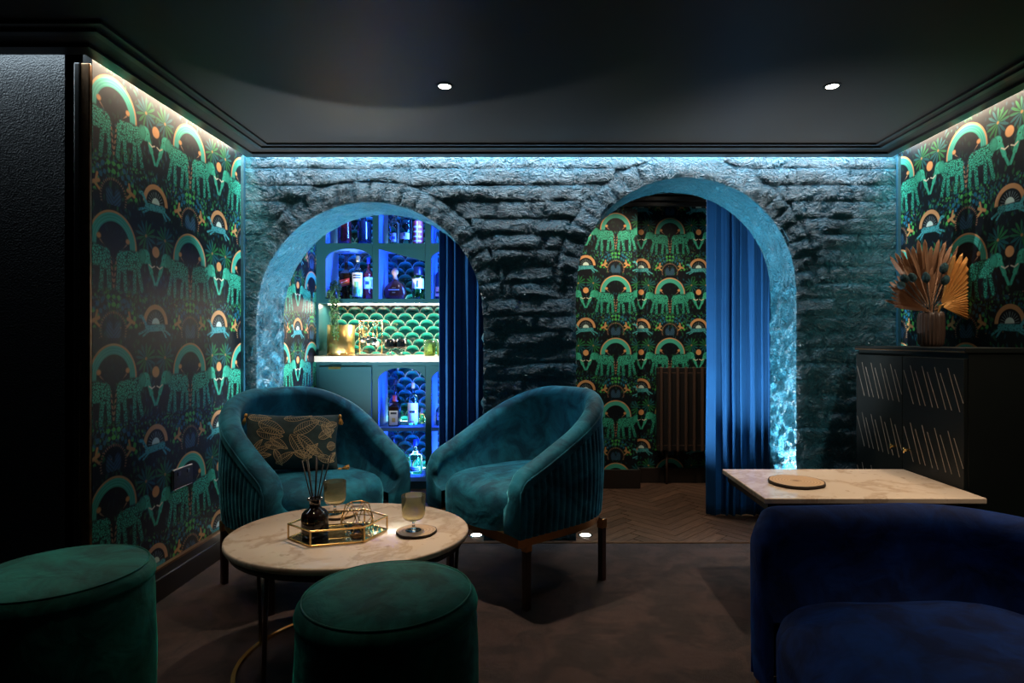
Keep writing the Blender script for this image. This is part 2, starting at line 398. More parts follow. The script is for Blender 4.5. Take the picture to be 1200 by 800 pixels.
    col = t.mix(col, (.45, .22, .09), bird.inside(.005))
    dot = t.vor(full, 11, 'F1'); dotm = t.math('MULTIPLY', t.rng(dot, .085, .065), t.rng((y+.55).abs(), .30, .2))
    col = t.mix(col, (.40, .24, .12), dotm*.6)
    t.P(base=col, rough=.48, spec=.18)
wallpaper('wallpaper_left', 'y', 2.526, 1.470, .506, .5056)
wallpaper('wallpaper_right', 'y', 3.021, 1.472, .508, .5056)
wallpaper('wallpaper_alcove', 'x', .383, 1.467, .443, .463)
# ------------------------------------------------------------------ structure
YF = -.6                                   # where the floor and ceiling stop behind the camera
ZT = 2.30                                  # slab above the floating ceiling
struct(MB().box(-3.0, XR+.1, YF, 3.235, -.06, 0).build('floor', 'carpet'))
wood = struct(MB().box(XL-.1, XR+.1, 3.235, 4.95, -.06, -.008).build('floor_wood', 'grout_dark' if 'grout_dark' in M else 'baseboard_black'))
# herringbone planks, each its own piece
PLl, PLw = .345, .069
pm = MB().box(0, PLl-.003, 0, PLw-.003, -.009, -.001).mesh('plank'); pm.materials.append(M['plank_wood'])
k = 0
c45 = math.sqrt(.5)
for i in range(-40, 60):
    for j in range(-14, 20):
        for kind in (0, 1):
            # classic herringbone cell in the rotated frame
            bx = i*PLw + j*PLl; by = i*PLw - j*PLl
            if kind == 0: ox, oy, rz = bx, by, 0.
            else: ox, oy, rz = bx+PLw, by+PLw-PLl, None
            if kind == 0: cx, cy = bx+PLl/2, by+PLw/2
            else: cx, cy = bx-PLw*0+PLw/2+PLl*0, by+PLw+PLl/2
            # rotate pattern by 45 degrees so the zigzag runs across the room
            wx = (cx-cy)*c45+.35; wy = (cx+cy)*c45+3.6
            if not (XL+.14 < wx < XR-.14 and 3.12 < wy < 4.80): continue
            ang = PI/4 if kind == 0 else 3*PI/4
            d = Vector((math.cos(ang), math.sin(ang), 0)); n_ = Vector((-d.y, d.x, 0))
            o = inst(pm, 'plank', wood, Vector((wx, wy, 0))-d*PLl/2-n_*PLw/2, (0, 0, ang)); k += 1
# threshold trim where carpet meets wood
struct(MB().box(XL, XR, 3.228, 3.242, -.002, .004).build('trim_1', 'bronze_trim'))

# walls with wallpaper
def wall(name, mb, mat): return struct(mb.build(name, mat))
wl = wall('wall_left', MB().box(XL-.10, XL, YRET, YB, 0, ZT), 'wallpaper_left')
wall('wall_right', MB().box(XR, XR+.10, YF, 4.9, 0, ZT), 'wallpaper_right')
wall('wall_bar_left', MB().box(XL-.10, XL, YB, 4.9, 0, ZT), 'wallpaper_left')
wall('wall_return', MB().box(-3.0, XL-.034, YRET, YRET+.1, 0, ZT), 'leather_panel')
# outside corner post and bronze corner beads
struct(MB().box(XL-.034, XL-.001, YRET-.012, YRET+.02, 0, ZC-.005).build('trim_2', 'bronze_trim', bevel=.004))
struct(MB().box(XL-.056, XL-.034, YRET-.016, YRET, 0, ZC-.005).build('trim_3', 'moulding_black', bevel=.004))
struct(MB().box(XL, XL+.016, YB-.020, YB-.003, 0, ZC).build('trim_4', 'trim_blue'))
struct(MB().box(XR-.016, XR, YB-.020, YB-.003, 0, ZC).build('trim_5', 'trim_blue'))
# baseboards
def base_y(name, x0, x1, y0, y1, h=.13):
    s = 1 if x1 > x0 else -1
    b = MB().box(min(x0, x0+s*.018), max(x0, x0+s*.018), y0, y1, 0, h)
    b.box(min(x0, x0+s*.026), max(x0, x0+s*.026), y0, y1, 0, h*.72)
    o = struct(b.build(name, 'baseboard_black', bevel=.003)); return o
base_y('baseboard_left', XL, XL+1, YRET, YB-.02)
base_y('baseboard_right', XR, XR-1, YF, YB-.02)
struct(MB().box(XL+.001, XL+.022, YRET, YB-.02, .128, .138).build('trim_6', 'bronze_trim'))
base_y('baseboard_bar', XL, XL+1, YB2, 4.36)
# slab above and the floating ceiling raft
struct(MB().box(-3.0, XR+.1, YF, YB2, ZT, ZT+.05).build('ceiling_slab', 'moulding_black'))
raft_poly = [(XL+.04, YB-.037), (XR-.06, YB-.037), (XR-.06, YF), (-3.0, YF), (-3.0, 2.075), (XL+.04, 2.075)]
cl = struct(MB().prism(raft_poly, ZC, ZC+.035).build('ceiling', 'ceiling_paint'))
# stepped mouldings running round the raft edge
def offs(d):
    return [(XL+.04+d, YB-.037-d), (XR-.06-d, YB-.037-d), (XR-.06-d, YF), (-3.0, YF), (-3.0, 2.075-d), (XL+.04+d, 2.075-d)]
def moulding(name, d0, d1, z0, z1):
    a = offs(d0); b = offs(d1); mb = MB()
    for i, j in ((0, 1), (1, 2), (4, 5), (5, 0)):
        poly = [a[i], a[j], b[j], b[i]]; mb.prism(poly, z0, z1)
    o = mb.build(name, 'moulding_black', cl); return o
moulding('moulding', 0.0, .055, ZC-.012, ZC-.0005)
moulding('moulding', .125, .150, ZC-.010, ZC-.0005)
moulding('moulding', .185, .200, ZC-.010, ZC-.0005)

# downlights in the raft
def downlight(x, y, z, label, power, size=75, blend=.6, group='ceiling downlights', col=(1, .79, .56)):
    t_ = thing('downlight', label, 'light', (x, y, z), 0, group)
    MB().lathe([(.034, -.003), (.034, 0), (.024, 0), (.024, -.003), (.034, -.003)], 32).build('bezel', 'chrome_ring' if z > ZC else 'moulding_black', t_)
    MB().lathe([(0, -.0015), (.0235, -.0015), (.0235, 0), (0, 0)], 32).build('lens', 'lamp_face', t_)
    spot('downlight_beam', (x, y, z-.012), (x, y, 0), power, col, size, blend, .03)
downlight(-.354, 2.36, ZC, 'lit recessed downlight in the ceiling above the round marble table', 105, 68, 1.)
downlight(1.177, 2.36, ZC, 'lit recessed downlight in the ceiling above the square marble table', 80, 66, 1.)
downlight(1.177, 1.20, ZC, 'recessed downlight in the ceiling above the navy chair', 14, 70, 1.)
downlight(-.80, 1.52, ZC, 'recessed downlight in the ceiling above the drum stools', 9, 80, 1.)

# ---- brick wall with two arches
ARCH = [dict(cx=XD(433.5, YB), r=.623, zs=1.236), dict(cx=XD(804, YB), r=.604, zs=1.390)]
def in_arch(x, z, grow=0.):
    for a in ARCH:
        if z <= a['zs']:
            if abs(x-a['cx']) < a['r']+grow: return True
        elif math.hypot(x-a['cx'], z-a['zs']) < a['r']+grow: return True
    return False
wb = MB()
# core: vertical strips from the arch line to the top, front and back skins
def arch_top(x):
    for a in ARCH:
        if abs(x-a['cx']) < a['r']: return a['zs']+math.sqrt(max(0, a['r']**2-(x-a['cx'])**2))
    return 0.
xs = set([XL, XR])
for a in ARCH:
    for k_ in range(49): xs.add(a['cx']-a['r']*math.cos(PI*k_/48))
for k_ in range(40): xs.add(XL+(XR-XL)*k_/40)
xs = sorted(xs)
for x0, x1 in zip(xs, xs[1:]):
    if x1-x0 < 1e-5: continue
    e = 1e-6; z0, z1 = arch_top(x0+e), arch_top(x1-e)
    for yy in (YB+.0015, YB2):
        wb.add([(x0, yy, z0), (x1, yy, z1), (x1, yy, ZT), (x0, yy, ZT)], [(0, 1, 2, 3)])
wback = struct(wb.build('wall_back', 'brick_paint'))
def rough(x, y, z, s=1.):
    p_ = Vector((x, y, z*1.3))
    return (noise.fractal(p_*7, .9, 2.1, 4)*.012 + abs(noise.noise(p_*16))*-.008 + noise.noise(p_*3)*.008)*s
# reveals: displaced strips following each arch from floor to floor
for ai, a in enumerate(ARCH):
    Ls = a['zs']; La = PI*a['r']; tot = 2*Ls+La
    def pt(u, v, a=a, Ls=Ls, La=La, tot=tot, ai=ai):
        s = u*tot; y = YB+.002+v*(WT-.004)
        if s < Ls: x, z, nx, nz = a['cx']-a['r'], s, 1, 0
        elif s < Ls+La:
            q = (s-Ls)/a['r']; x, z, nx, nz = a['cx']-a['r']*math.cos(q), a['zs']+a['r']*math.sin(q), math.cos(q), -math.sin(q)
        else: x, z, nx, nz = a['cx']+a['r'], tot-s, -1, 0
        low = 1-smooth01(z, 1.15, 1.55)                    # the jambs are hacked rougher than the soffit
        d_ = rough(x*1.3+nx*5, y*1.6, z*1.2, .4+.9*low)
        d_ += low*.013*noise.noise(Vector((x*9, y*14+z*9, z*22)))
        e_ = max(0, 1-v*9)                                  # worn front arris
        d_ -= .012*e_*e_
        return (x+nx*d_, y-.012*e_*noise.noise(Vector((x*9, 3, z*9))), z+nz*d_)
    MB().grid(pt, 300, 34).build('arch_reveal', 'brick_paint', wback)
# bricks of the face, each its own piece, rough and painted over
BL, BH = .30, .088
def brick_mesh(poly_fn, nu=12, nv=5, dep=.024):
    mb = MB()
    def f(u, v):
        x, z = poly_fn(u, v)
        e = min(u*1.0, 1-u, ) * 3.0; e2 = min(v, 1-v)*1.0
        edge = min(min(u, 1-u)*BL, min(v, 1-v)*BH)
        ch = .0028*(1-min(1, edge/.009))**2
        return (x, YB+ch-.004-rough(x, 1.7, z, .37), z)
    mb.grid(f, nu, nv)
    # side skirts
    ring = [(i/nu, 0) for i in range(nu)]+[(1, j/nv) for j in range(nv)]+[(1-i/nu, 1) for i in range(nu)]+[(0, 1-j/nv) for j in range(nv)]
    vs = [f(*q) for q in ring]; n = len(vs)
    mb.add(vs+[(x, YB+dep, z) for x, y, z in vs], [(i, (i+1) % n, n+(i+1) % n, n+i) for i in range(n)])
    return mb
VR = .115                                                  # depth of the arch ring
row = 0; z = 0.004
rb = random.Random(3)
while z < ZT-.10:
    h = BH*rb.uniform(.92, 1.08)
    x = XL-(BL/2 if row % 2 else 0)-rb.uniform(0, .05)
    while x < XR:
        l = BL*rb.uniform(.86, 1.10)
        x0, x1 = max(x, XL+.002), min(x+l, XR-.002); z0, z1 = z, z+h
        x += l
        if x1-x0 < .03: continue
        # trim the brick against the arch jambs or the arch ring
        pieces = []
        segs = [(x0, x1)]
        zm = (z0+z1)/2
        for a in ARCH:
            if zm <= a['zs']: half = a['r']
            else:
                q = (a['r']+VR)**2-(zm-a['zs'])**2
                half = math.sqrt(q) if q > 0 else 0
            if half <= 0: continue
            ns = []
            for s0, s1 in segs:
                if s1 <= a['cx']-half or s0 >= a['cx']+half: ns.append((s0, s1)); continue
                if s0 < a['cx']-half: ns.append((s0, a['cx']-half))
                if s1 > a['cx']+half: ns.append((a['cx']+half, s1))
            segs = ns
        for s0, s1 in segs:
            if s1-s0 < .025: continue
            g = .0016; tl = [rb.uniform(-.004, .004) for _ in range(4)]
            def pf(u, v, s0=s0, s1=s1, z0=z0, z1=z1, tl=tl):
                xx = s0+g/2+(s1-s0-g)*u; lo = z0+g/2+tl[0]*(1-u)+tl[1]*u; hi = z1-g/2+tl[2]*(1-u)+tl[3]*u
                zz = lo+(hi-lo)*v
                for a in ARCH:                              # follow the ring's curve
                    if zm > a['zs']:
                        rr = math.hypot(xx-a['cx'], zz-a['zs']); R_ = a['r']+VR
                        if rr < R_: xx = a['cx']+(xx-a['cx'])*R_/rr; zz = a['zs']+(zz-a['zs'])*R_/rr
                return xx, zz
            brick_mesh(pf, max(3, int(round(12*(s1-s0)/BL))), 5).build('brick', 'brick_paint', wback)
    z += h; row += 1
# arch ring voussoirs
for a in ARCH:
    nvs = 24
    for i in range(nvs):
        a0, a1 = PI*i/nvs, PI*(i+1)/nvs
        def pf(u, v, a=a, a0=a0, a1=a1):
            q = a0+(a1-a0)*(.005+.99*u); R_ = a['r']-.004+(VR+.004)*v
            return a['cx']-R_*math.cos(q), a['zs']+R_*math.sin(q)
        brick_mesh(pf, 5, 6).build('voussoir', 'brick_paint', wback)

# uplights set into the floor at the foot of the jambs
def uplight(x, y, label, power, tgt, size=70):
    t_ = thing('uplight', label, 'light', (x, y, 0), 0, 'floor uplights at the arch jambs')
    MB().lathe([(.040, 0), (.040, .004), (.030, .004), (.030, 0), (.040, 0)], 28).build('bezel', 'chrome_ring', t_)
    MB().lathe([(0, 0), (.029, 0), (.029, .0025), (0, .0025)], 28).build('lens', 'uplight_face', t_)
    spot('uplight_beam', (x, y, .012), tgt, power, (.86, .95, 1.0), size, 1., .02)
UC = 'round floor uplight at the foot of the brick pier, '
uplight(-.325, 3.36, UC+'in the bar archway', 330, (-1.50, 3.56, 1.15), 62)
uplight(.288, 3.36, UC+'in the radiator alcove archway', 330, (1.42, 3.56, 1.15), 62)
uplight(ARCH[0]['cx']-.50, 3.44, 'round floor uplight behind the cushioned tub chair by the arch jamb', 380, (ARCH[0]['cx']-.02, 3.80, 1.5), 98)
uplight(ARCH[1]['cx']+.48, 3.37, 'round floor uplight beside the long blue curtain at the arch jamb', 260, (ARCH[1]['cx']+.56, 3.42, 1.6))

# ---- chambers behind the brick wall
struct(MB().box(XL-.1, XR+.1, YB2, 4.95, 2.24, 2.30).build('ceiling_chamber', 'moulding_black'))
wall('wall_partition', MB().box(-.04, .10, YB2, 4.9, 0, 2.24), 'bar_paint')
wall('wall_alcove', MB().box(.10, XR, 4.61, 4.9, 0, 2.24), 'wallpaper_alcove')
XBR = XD(747, 4.43)
wall('wall_chimney_breast', MB().box(.10, XBR, 4.43, 4.61, 0, 2.24), 'wallpaper_alcove')
struct(MB().box(.101, XBR+.018, 4.412, 4.43, 0, .14).box(XBR, XBR+.018, 4.43, 4.592, 0, .14).build('baseboard_breast', 'baseboard_black', bevel=.003))
struct(MB().box(XBR+.018, XR, 4.592, 4.61, 0, .115).build('baseboard_alcove', 'baseboard_black', bevel=.003))
for i, (dz, dy) in enumerate(((.0, .02), (.035, .045), (.075, .075), (.11, .11))):
    struct(MB().box(.10, XR, 4.43-dy, 4.43, 2.085+dz, 2.12+dz+.0).build('trim_%d' % (10+i), 'baseboard_black', bevel=.004))
downlight(-.74, 3.92, 2.24, 'recessed downlight in the bar ceiling in front of the shelving', 18, 125, 1., 'alcove downlights')
downlight(.62, 4.02, 2.24, 'recessed downlight in the alcove ceiling near the chimney breast', 60, 140, .9, 'alcove downlights')
downlight(1.00, 3.95, 2.24, 'added unseen downlight in the alcove ceiling near the blue curtain', 48, 150, .9, 'alcove downlights')  # unseen wash light added to brighten the alcove, with a fixture put round it
# ------------------------------------------------------------------ tub chairs
def tub_path(a, yb, yf, c, ex=2.25, n=240):
    raw = []
    for i in range(41): raw.append((-a+.012*(1-i/40), yf+(yb-c-yf)*i/40))
    for i in range(1, 240):
        q = PI*i/240; cs, sn = math.cos(q), math.sin(q)
        raw.append((-a*math.copysign(abs(cs)**(2/ex), cs), yb-c+c*abs(sn)**(2/ex)))
    for i in range(41): raw.append((a-.012*i/40, yb-c+(yf-yb+c)*i/40))
    L = [0.]
    for p0, p1 in zip(raw, raw[1:]): L.append(L[-1]+math.dist(p0, p1))
    out = []; j = 0
    for k in range(n+1):
        s = L[-1]*k/n
        while j < len(L)-2 and L[j+1] < s: j += 1
        f = (s-L[j])/max(1e-9, L[j+1]-L[j]); out.append((raw[j][0]+(raw[j+1][0]-raw[j][0])*f, raw[j][1]+(raw[j+1][1]-raw[j][1])*f))
    res = []
    for k in range(n+1):
        p0 = out[max(0, k-2)]; p1 = out[min(n, k+2)]; tx, ty = p1[0]-p0[0], p1[1]-p0[1]; l = math.hypot(tx, ty)
        res.append((out[k][0], out[k][1], -ty/l, tx/l, L[-1]*k/n))
    return res, L[-1]
def tub_chair(name, label, mat, loc, rz, a=.345, yb=.345, yf=-.315, c=.36, hf=.575, hb=.865, T=.085, zb=.315, seat=.485, group=None, channel=.034, rise=(-.22, .88), legs=(.275, .23), arm_dip=.035, lip=.035, crease=0.):
    t_ = thing(name, label, 'chair', loc, rz, group)
    nch = 6
    tot0 = tub_path(a, yb, yf, c, n=20)[1]; N = int(round(tot0/channel))*nch
    path, tot = tub_path(a, yb, yf, c, n=N)
    def H(s):
        q = min(s, tot-s); u = 2*q/tot
        h = hf+(hb-hf)*(smooth01(u, *rise)-smooth01(0, *rise))/(1-smooth01(0, *rise))
        if q < .05: h -= arm_dip*(1-math.sqrt(max(0, 1-(1-q/.05)**2)))
        return h
    def outer(u, v):
        i = int(round(u*N)); x, y, nx, ny, s = path[i]; h = H(s)-T*.45
        z = zb+(h-zb)*v; sc_ = .009*math.sqrt(abs(math.sin(PI*i/nch)))
        bul = .012*math.sin(PI*min(1, v*1.05))
        return (x-nx*(.008-sc_-bul)*1, y-ny*(.008-sc_-bul), z)
    # outward normal of this path points away from the seat
    ns = -1 if (path[N//2][3] < 0) else 1
    path = [(x, y, nx*ns, ny*ns, s) for x, y, nx, ny, s in path]
    MB().grid(outer, N, 8).build('pleated_shell', mat, t_)
    prof = []
    for k in range(5): prof.append(('o', k/4))
    for k in range(1, 9): prof.append(('r', PI*k/9))
    for k in range(9): prof.append(('i', k/8))
    m = len(prof)
    st = 3; idx = list(range(0, N+1, st))
    if idx[-1] != N: idx.append(N)
    def inner(u, v):
        i = idx[int(round(u*(len(idx)-1)))]; x, y, nx, ny, s = path[i]; h = H(s); ty, k = prof[int(round(v*(m-1)))]
        R_ = T/2
        if ty == 'o': off, z = .010, h-R_-.03+.03*k
        elif ty == 'r': off, z = .010-R_+R_*math.cos(k), h-R_+R_*math.sin(k)
        else:
            off = .010-2*R_-.030*k+.022*math.sin(PI*k); z = h-R_+(seat-.08-(h-R_))*k
        q = min(s, tot-s)
        return (x+nx*off, y+ny*off, z)
    mb = MB().grid(inner, len(idx)-1, m-1)
    # close the arm fronts
    for e in (0, len(idx)-1):
        vs = [inner(e/(len(idx)-1), k/(m-1)) for k in range(m)]
        x, y, nx, ny, s = path[0 if e == 0 else N]
        vs.append((x+nx*(.010-T-.03), y+ny*(.010-T-.03), zb)); vs.append((x+nx*.004, y+ny*.004, zb))
        ce = Vector((0, 0, 0))
        for q in vs: ce += Vector(q)
        ce /= len(vs); n = len(vs)
        bulge = Vector((0, -.018, 0))
        ringm = [tuple((Vector(q)*.75+ce*.25)+bulge*.8) for q in vs]
        mb.add(vs+ringm+[tuple(ce+bulge)], [(i, (i+1) % n, n+(i+1) % n, n+i) for i in range(n)]+[(n+i, n+(i+1) % n, 2*n) for i in range(n)], True)
    br = mb.build('backrest', mat, t_)
    # piping round the arm fronts and along the outer rim
    pip = [(path[i][0]+path[i][2]*.008, path[i][1]+path[i][3]*.008, H(path[i][4])-T*.48) for i in idx]
    pip = [(pip[0][0], pip[0][1]-.002, zb+.01)]+pip+[(pip[-1][0], pip[-1][1]-.002, zb+.01)]
    MB().tube(pip, .0045, 6).build('piping', mat, t_)
    # seat cushion
    ia = a-T-.012
    def bnd(q):
        cs, sn = math.cos(q), math.sin(q)
        x = ia*math.copysign(abs(cs)**(2/3.0), cs)
        if sn >= 0: y = (yb-T-.01)*abs(sn)**(2/2.3)
        else: y = (yf-lip)*abs(sn)**(2/5.5)
        return x, y
    rings = [(.0, .024), (.3, .023), (.6, .018), (.8, .008), (.90, -.004), (.955, -.020), (.985, -.040), (1., -.065), (1.0, -.11), (.995, zb+.004-seat)]
    def cush(u, v):
        r, dz = rings[int(round(v*(len(rings)-1)))]; x, y = bnd(2*PI*u)
        z = seat+dz+.006*noise.noise(Vector((x*r*6, y*r*6, a)))*(1 if dz > -.05 else 0)
        if crease and r < .99:
            X_, Y_ = x*r, y*r
            z += crease*(.026*(1-r*r)+.020*max(0, 1-abs(noise.noise(Vector((X_*2.6-Y_*1.2, X_*.9+Y_*2.2, 2.3))))*7)*(.4+noise.noise(Vector((X_*3, Y_*3, 8))))-.006)*(1-r**6)
        return (x*r, y*r, z)
    if crease: rings = [(k/50, .024-.032*(k/50)**4*.5) for k in range(0, 40)]+rings[3:]
    MB().grid(cush, 200 if crease else 72, len(rings)-1, cu=True).build('seat', mat, t_)
    # brass band under the shell and the dark underside
    bp = [(path[i][0]+path[i][2]*-.012, path[i][1]+path[i][3]*-.012) for i in idx]
    vs = []; fr = []
    n = len(bp); mb = MB()
    loop = bp
    mb.prism(loop, zb-.035, zb+.004)
    mb.build('base_band', 'brass_dark', t_)
    lx, ly = legs
    for sx in (-1, 1):
        for sy in (-1, 1):
            x, y = sx*lx, sy*ly
            lg = MB().prism([(x-.014, y-.014), (x+.014, y-.014), (x+.014, y+.014), (x-.014, y+.014)], .0, zb-.03)
            o = lg.build('leg', 'leg_wood', t_, bevel=.003)
            MB().box(x-.0165, x+.0165, y-.0165, y+.0165, zb-.075, zb-.033).build('brass_cap', 'brass_dark', o, bevel=.002)
    return t_
t = NT('brass_dark'); p = t.pos(); t.P(base=t.mix((.42, .20, .075), (.55, .28, .10), t.noise(p, 20, 2)), rough=.3, metal=1.)
R48 = math.radians(48)
cush_chair = tub_chair('tub_chair', 'teal velvet tub chair with a patterned gold tasselled cushion on its seat', 'velvet_teal', (-1.045, 2.75, 0), R48, group='teal velvet tub chairs')
tub_chair('tub_chair', 'empty teal velvet tub chair with pleated sides in front of the brick pier', 'velvet_teal', (-.044, 2.79, 0), -R48, group='teal velvet tub chairs')
tub_chair('tub_chair', 'wide navy blue velvet tub chair beside the square marble table', 'velvet_navy', (1.02, 1.035, 0), -PI/2, a=.70, yb=.40, yf=-.385, c=.40, hf=.632, hb=.640, T=.11, zb=.13, seat=.425, rise=(.05, .5), legs=(.60, .30), arm_dip=.045, lip=.085, crease=1.)

# ------------------------------------------------------------------ cushion on the left chair
def pillow(parent, W, Hh, TH):
    def surf(x, y, side):
        # x,y in -1..1
        ex = max(0, 1-abs(x)**2.6); ey = max(0, 1-abs(y)**2.6)
        th = TH/2*(ex*ey)**.55
        pin = 1-.07*(1-abs(x)**2)*abs(y)**3; pin2 = 1-.07*(1-abs(y)**2)*abs(x)**3
        wr = .006*noise.noise(Vector((x*2.5, y*2.5, 4+side)))*(ex*ey)**.3
        return (x*W/2*pin2, side*(th+wr), y*Hh/2*pin)
    mb = MB()
    for sd in (-1, 1):
        mb.grid(lambda u, v: surf(2*u-1, 2*v-1, sd), 30, 22)
    mb.build('cover', 'cushion_cloth', parent)
    # stitched leaf drawing, raised thread on the front
    th = MB()
    def stroke(pts, r=.0011):
        q = []
        for x, y in pts:
            if abs(x) > .97 or abs(y) > .97: 
                if len(q) > 1: th.tube(q, r, 4, caps=False)
                q = []; continue
            s_ = surf(x, y, -1); q.append((s_[0], s_[1]-.0012, s_[2]))
        if len(q) > 1: th.tube(q, r, 4, caps=False)
    def leaf(cx, cy, ang, L, w_, n=12, r=.0010):
        ca, sa = math.cos(ang), math.sin(ang)
        def m(u, v): return (cx+(u*ca-v*sa*.62), cy+(u*sa*1.5+v*ca*1.5))
        top = []; bot = []; mid = []
        for i in range(15):
            u = i/14; wd = w_*math.sin(PI*u**.8)**.8
            top.append(m(u*L, wd)); bot.append(m(u*L, -wd)); mid.append(m(u*L, 0))
        stroke(top, r); stroke(bot, r); stroke(mid, r*1.1)
        for i in range(1, n):
            u = i/n; wd = w_*math.sin(PI*min(1, u+.08)**.8)**.8
            for sg in (-1, 1): stroke([m(u*L, 0), m(min(1, u+.08)*L, sg*wd*.9)], r*.6)
    for (cx, cy, an, L, w_) in ((-.72, .62, -.45, .62, .16), (-.75, .30, -.25, .58, .13), (.02, .20, .55, .62, .15), (.55, .05, .55, .42, .11), (-.05, .15, -1.0, .62, .14), (.10, .12, -.75, .62, .13),
                                (-.20, .75, .20, .60, .12), (.35, .80, -.35, .55, .12), (-.85, -.45, .9, .40, .08), (-.82, -.50, .45, .45, .08), (-.80, -.55, .05, .40, .07), (.75, -.25, .3, .24, .10), (.25, -.75, .95, .5, .10), (-.30, -.80, .6, .42, .10), (.55, -.6, -.2, .38, .09), (-.45, .05, -.6, .45, .10), (-.55, -.15, -.2, .4, .09), (.30, -.25, -.5, .45, .10), (-.95, .85, -.1, .5, .1), (.60, .55, -.9, .4, .1), (.70, .45, .4, .3, .1), (-.35, -.35, -1.1, .4, .09), (.05, -.45, -.3, .4, .08), (.78, -.75, .9, .3, .07)):
        leaf(cx, cy, an, L, w_)
    th.build('stitched_leaves', 'gold_thread', parent)
    for (cx, cz, dx, dz) in ((-1, 1, -.15, -1), (1, 1, .15, -1), (1, -1, .9, .25), (-1, -1, -.8, -.2)):
        b = Vector((cx*W/2*.985, -.004, cz*Hh/2*.985)); d = Vector((dx, -.12, dz)).normalized()
        mb = MB()
        mb.tube([b, b+d*.010, b+d*.018], [.0045, .0075, .005], 8)
        for k in range(26):
            r1 = random.uniform(0, .010); q = random.uniform(0, 2*PI); s1 = d.orthogonal().normalized(); s2 = d.cross(s1)
            e = b+d*random.uniform(.044, .054)+(s1*math.cos(q)+s2*math.sin(q))*r1*1.2
            mb.tube([b+d*.016, b+d*.03+(e-b-d*.05)*.6, e], .0011, 4)
        mb.build('tassel', 'tassel_gold', parent)
cu = thing('cushion', 'dark lumbar cushion stitched with gold leaves and gold corner tassels', 'cushion', (-1.105, 2.730, .632), 0)
cu.rotation_euler = (math.radians(-22), math.radians(3), math.radians(20))
pillow(cu, .41, .265, .13)

# ------------------------------------------------------------------ stools
def stool(loc, label):
    t_ = thing('stool', label, 'stool', loc, 0, 'green velvet drum stools')
    R_, h = .218, .484
    def wob(x, y, z): return .004*noise.noise(Vector((x*9+loc[0], y*9, z*7)))
    def side(u, v):
        q = 2*PI*u; z = .03+(h-.048-.03)*v; r = R_+.004*math.sin(PI*v)+wob(math.cos(q), math.sin(q), z)
        if v > .97: r -= .002
        return (r*math.cos(q), r*math.sin(q), z)
    MB().grid(side, 64, 14, cu=True).build('body', 'velvet_green', t_)
    prof = [(R_+.002, h-.050), (R_+.003, h-.040), (R_-.001, h-.026), (R_-.010, h-.014), (R_-.022, h-.006), (R_-.05, 0.002+h), (R_-.10, h+.008), (.06, h+.011), (0, h+.012)]
    MB().lathe(prof, 64).build('cushion_top', 'velvet_green', t_)
    ring = [((R_-.014)*math.cos(2*PI*k/64), (R_-.014)*math.sin(2*PI*k/64), h-.0095) for k in range(64)]
    MB().tube(ring, .0028, 6, closed=True).build('piping', 'velvet_green', t_)
    MB().lathe([(R_-.02, 0), (R_-.02, .032), (0, .032)], 48).build('plinth', 'black_metal', t_)
stool((-.362, 1.485, 0), 'round green velvet drum stool drawn up to the round marble table')
stool((-1.285, 1.62, 0), 'round green velvet drum stool near the black panelled return wall')

# ------------------------------------------------------------------ round marble table
TX, TY, TZ = -.637, 2.070, .440
KS = .943                                  # things on this table, scaled with the table height
tb = thing('coffee_table', 'round marble topped coffee table with slim legs and brass floor ring', 'table', (TX, TY, 0))
MB().lathe([(0, -.022), (.985, -.022), (.996, -.019), (1., -.014), (1., -.006), (.996, -.002), (.985, 0), (0, 0)], 96, (0, 0, TZ), sx=.407, sy=.351).build('tabletop', 'marble', tb)
MB().lathe([(.93, -.045), (.95, -.045), (.95, -.0225), (.93, -.0225), (.93, -.045)], 72, (0, 0, TZ), sx=.407, sy=.351).build('apron_ring', 'black_metal', tb)
MB().lathe([(.352, 0), (.365, 0), (.365, .010), (.352, .010), (.352, 0)], 96, (-.006, .0, 0), smooth=False).build('floor_ring', 'brass', tb)
for q in (-3, 80, 165, 245):
    x, y = .375*math.cos(math.radians(q)), .322*math.sin(math.radians(q)); fx, fy = -.006+.358*math.cos(math.radians(q)), 0.0+.358*math.sin(math.radians(q))
    MB().tube([(fx, fy, .008), (x, y, TZ-.024)], .007, 8).build('leg', 'leg_wood', tb)

# hexagonal brass tray with mirror base
hexa = [(x*KS, y*KS) for x, y in [(-.863, 2.096), (-.754, 2.014), (-.587, 2.061), (-.540, 2.192), (-.646, 2.274), (-.813, 2.227)]]
hc = (sum(p[0] for p in hexa)/6, sum(p[1] for p in hexa)/6)
hl = [(x-hc[0], y-hc[1]) for x, y in hexa]
tr = thing('tray', 'hexagonal brass framed tray with a mirrored base on the round table', 'tray', (hc[0], hc[1], TZ+.0005))
MB().prism([(x*.99, y*.99) for x, y in hl], .001, .004).build('mirror_base', 'mirror', tr)
for zz in (.004, .050):
    MB().tube([(x, y, zz) for x, y in hl], .0036, 6, closed=True, smooth=False).build('rail', 'brass', tr)
for x, y in hl: MB().tube([(x, y, .003), (x, y, .050)], .0030, 6, smooth=False).build('post', 'brass', tr)
